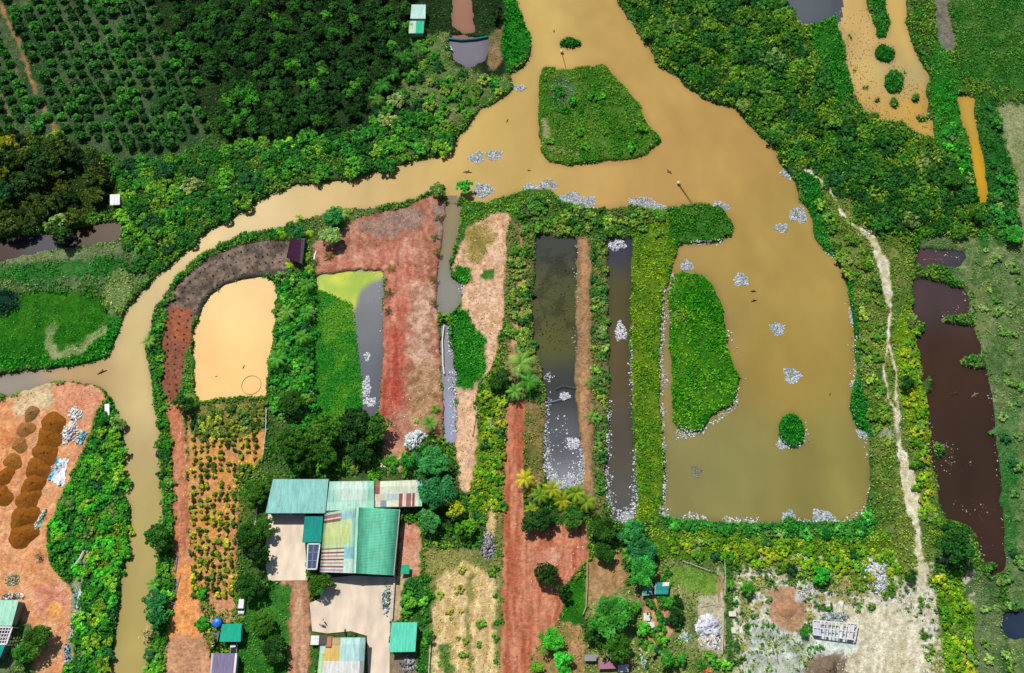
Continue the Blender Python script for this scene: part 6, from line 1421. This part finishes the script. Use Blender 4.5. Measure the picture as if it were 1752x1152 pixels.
speck_field("field_litter", [(P("745,990 800,990 840,1010 846,1150 800,1150 740,1150 745,1050"), 240, 14), (P("780,450 840,440 830,520 800,700"), 160, 12), (P("590,410 640,390 700,370 730,440 700,470 600,450"), 420, 12), (P("690,460 700,560 715,650 710,740"), 520, 20), (P("880,900 990,920 960,980 880,1060 870,1140"), 120, 16), (P("60,960 120,1010 110,1100 90,1150"), 150, 12), (P("160,670 110,700 30,720"), 60, 14),
    (P("1260,990 1300,1040 1330,1110 1400,1130 1560,1130"), 760, 20), (P("1500,1020 1590,1030 1620,1100"), 300, 12), (P("1480,395 1505,430 1522,500 1520,540"), 190, 3), (P("1540,780 1560,830 1568,890"), 260, 4), (P("1530,680 1540,740"), 60, 4), (P("310,700 312,800 316,950 330,1100"), 90, 7), (P("660,470 672,600 665,720"), 160, 9)], 0, 0, 604, ((232, 224, 206), (206, 190, 166), (176, 150, 124), (236, 232, 226)), .28)
# green mat on the fish pond
def mat_field(name, poly, n_, seed, c1, c2, z=.06, size=.36):
    r = np.random.default_rng(seed); pl = P(poly); pa = np.array(pl); m_ = fill(pl)
    x = r.uniform(pa[:, 0].min(), pa[:, 0].max(), n_); y = r.uniform(pa[:, 1].min(), pa[:, 1].max(), n_)
    k = samp0(m_, x + r.normal(size=n_) * 2, y + r.normal(size=n_) * 2) > .5; x, y = x[k], y[k]; n = len(x)
    w = np.array([px(a, b_, WZ)[:2] for a, b_ in zip(x, y)])
    nz = fbm(w[:, 0], w[:, 1], 5, 44, 3); t = np.clip((nz - .35) / .3, 0, 1)[:, None]
    V, F = leaf_quads(np.column_stack([w, WZ + z + r.random(n) * .3]), unit(r.normal(size=(n, 3)) * .5 + [0, 0, 1]), size * r.uniform(.6, 1.3, n), r, 1.5)
    cc = (lin(c1) * (1 - t) + lin(c2) * t) * KV * r.uniform(.6, 1.3, n)[:, None]
    tag(link(name, np_mesh(name, V, F, fc=cc, mat=M_LEAF)), kind="stuff")
mat_field("water_hyacinth_mat", "540,496 560,502 588,516 602,522 607,560 611,600 618,650 621,700 612,720 570,728 541,724 538,650 538,560", 30000, 71, (40, 124, 28), (88, 144, 34))
mat_field("canal_weed_mat", "940,440 976,440 974,600 925,606 918,540 920,470", 260, 72, (40, 50, 30), (60, 70, 30), .05)
# little things afloat
def pole_marker(label, x0, y0, x1, y1, col=(110, 84, 50)):
    a, b_ = Vector(px(x0, y0, .3)), Vector(px(x1, y1, .6)); o = thing("mooring_pole", a, label, "pole")
    mb = MB(); mb.tube([(0, 0, -.4), (b_ - a)], [.16, .1], C(*col), 7); mb.build("shaft", M_WOOD, o)
    mb = MB(); mb.lathe(0, 0, [(.25, -.5), (.6, -.1), (.62, .2), (.3, .5), (.02, .55)], C(226, 214, 176), 12); mb.build("float", M_PLAST, o)
pole_marker("bamboo pole with cream float leaning from the north spit into the lake", 1161, 313, 1186, 350)
pole_marker("thin bamboo pole linking the small islet and the trapezoid island", 961, 88, 967, 112)
X, Y, _ = px(430, 659, WZ); rg = MB(); R = 16.5 * mpp(659)
rg.tube([(R * math.cos(a), R * math.sin(a) * 1.02, .1) for a in np.linspace(0, 6.283, 49)[:-1]], .1, C(176, 120, 50), 6, close=True)
tag(rg.build("floating_ring", M_PLAST, loc=(X, Y, WZ)), "thin floating hose ring in the lower right of the orange pond", "hose ring")
def snag(x, y, s, col, label, rz=0):
    X, Y, _ = px(x, y, WZ); mb = MB(); r = random.Random(int(x + y))
    mb.tube([(-s, 0, .05), (0, .1 * s, .2), (s, -.1 * s, .1)], [.1 * s, .2 * s, .06 * s], C(*col), 6)
    mb.tube([(0, .1 * s, .15), (.3 * s, .6 * s, .3)], [.12 * s, .03 * s], C(*col), 5); mb.tube([(-.3 * s, 0, .15), (-.2 * s, -.5 * s, .3)], [.1 * s, .03 * s], C(*col), 5)
    o = mb.build("driftwood", M_BARK, loc=(X, Y, WZ)); o.rotation_euler = (0, 0, rz); tag(o, label, "driftwood")
for a in [(1289, 499, 1.0, (60, 50, 24), "upper of two dark snags in the lake below the round raft"), (1290, 515, 1.0, (60, 50, 24), "lower of two dark snags in the lake below the round raft", .3), (948, 54, .8, (110, 90, 50), "small snag in the river above the islet", 1.4), (547, 324, 1.0, (150, 120, 70), "small snag in the river above the plum hut's bank", 2.5), (1145, 294, 1.3, (110, 90, 60), "thin snag in the water above the bamboo pole", 2.3),
          (175, 637, 1.6, (120, 100, 60), "snag where the side stream meets the river", .5), (268, 523, 1.2, (120, 100, 70), "twiggy snag on the river's inner bank at the bend", 1.0), (868, 207, .9, (150, 116, 60), "faint snag in the river left of the trapezoid island", 1.2), (222, 957, 1.4, (110, 90, 50), "branch reaching into the straight river reach", .3), (905, 292, .7, (140, 110, 50), "tiny snag below the trapezoid island"), (800, 295, 1.6, (150, 110, 60), "faint snag below the double raft"), (1668, 676, 1.4, (150, 130, 120), "pale snag on the dark brown pond", .5), (1634, 674, 1.6, (70, 74, 50), "green-brown snag on the dark brown pond"), (417, 628, .8, (200, 150, 80), "little stick in the orange pond", 1.2), (370, 644, .5, (200, 150, 80), "tiny stick in the orange pond's lower left"), (1420, 675, .6, (120, 110, 50), "small specks of twig in the lake right of the round raft", 1)]: snag(*a)
# boat on the garden pond's bank and the boom across it
X, Y, _ = px(768, 82, .4); bt = thing("rowing_boat", (X, Y, .35), "small white rowing boat drawn up left of the garden pond", "boat", rz=-.75)
V, F = [], []
for i in range(7):
    t = i / 6 * 2 - 1; w = .62 * (1 - abs(t) ** 2.2) + .05; z = .12 * t * t
    V += [(t * 2.0, -w, .5 + z), (t * 2.0, -w * .5, z - .1), (t * 2.0, w * .5, z - .1), (t * 2.0, w, .5 + z), (t * 2.0, w * .8, .5 + z), (t * 2.0, w * .4, .1 + z), (t * 2.0, -w * .4, .1 + z), (t * 2.0, -w * .8, .5 + z)]
for i in range(6):
    for j in range(8): F.append((i * 8 + j, i * 8 + (j + 1) % 8, i * 8 + 8 + (j + 1) % 8, i * 8 + 8 + j))
mb = MB(); mb.add(V, F, C(240, 240, 234)); mb.build("hull", M_PAINT, bt)
for xx in (-.7, .7):
    mb = MB(); mb.box(xx - .15, xx + .15, -.42, .42, .36, .42, C(120, 96, 70)); mb.build("bench", M_WOOD, bt)
mb = MB(); pts = [Vector(px(x, y, .25)) for x, y in P("764,66 790,69 815,67 834,63")]; base = pts[0]
mb.tube([p - base for p in pts], .45, C(20, 120, 130), 8); tag(mb.build("pipe_boom", M_PLAST, loc=base), "teal pipe lying across the upper end of the garden pond", "pipe")
mb = MB(); pts = [Vector(px(x, y, .3)) for x, y in P("950,666 962,660 985,664 992,668")]; base = pts[0]
mb.tube([p - base for p in pts], .12, C(120, 104, 90), 6); tag(mb.build("plank_bridge", M_WOOD, loc=base), "thin pole laid across the wide canal's middle", "pole")
mb = MB(); pts = [Vector(px(x, y, .3)) for x, y in P("934,690 950,686 972,680")]; base = pts[0]
mb.tube([p - base for p in pts], .1, C(190, 196, 200), 6); tag(mb.build("pole", M_WOOD, loc=base), "pale pole lying in the wide canal below the grey plants", "pole")
mb = MB(); pts = [Vector(px(x, y, .4)) for x, y in P("760,556 757,580 758,625 760,640")]; base = pts[0]
mb.tube([p - base for p in pts], .22, C(236, 226, 206), 6); tag(mb.build("pipe", M_PLAST, loc=base), "white pipe along the left bank of the pale drain", "pipe")
mb = MB(); pts = [Vector(px(x, y, .4)) for x, y in P("670,796 678,790 686,783")]; base = pts[0]
mb.tube([p - base for p in pts], .35, C(226, 216, 170), 7); tag(mb.build("log", M_WOOD, loc=base), "pale log lying above the patched tin roof", "log")
mb = MB(); pts = [Vector(px(x, y, .5)) for x, y in P("537,447 538,438 541,430")]; base = pts[0]
mb.tube([p - base for p in pts], .25, C(236, 232, 224), 6); tag(mb.build("pipe", M_PLAST, loc=base), "short white pipe on the dam beside the plum roofed hut", "pipe")
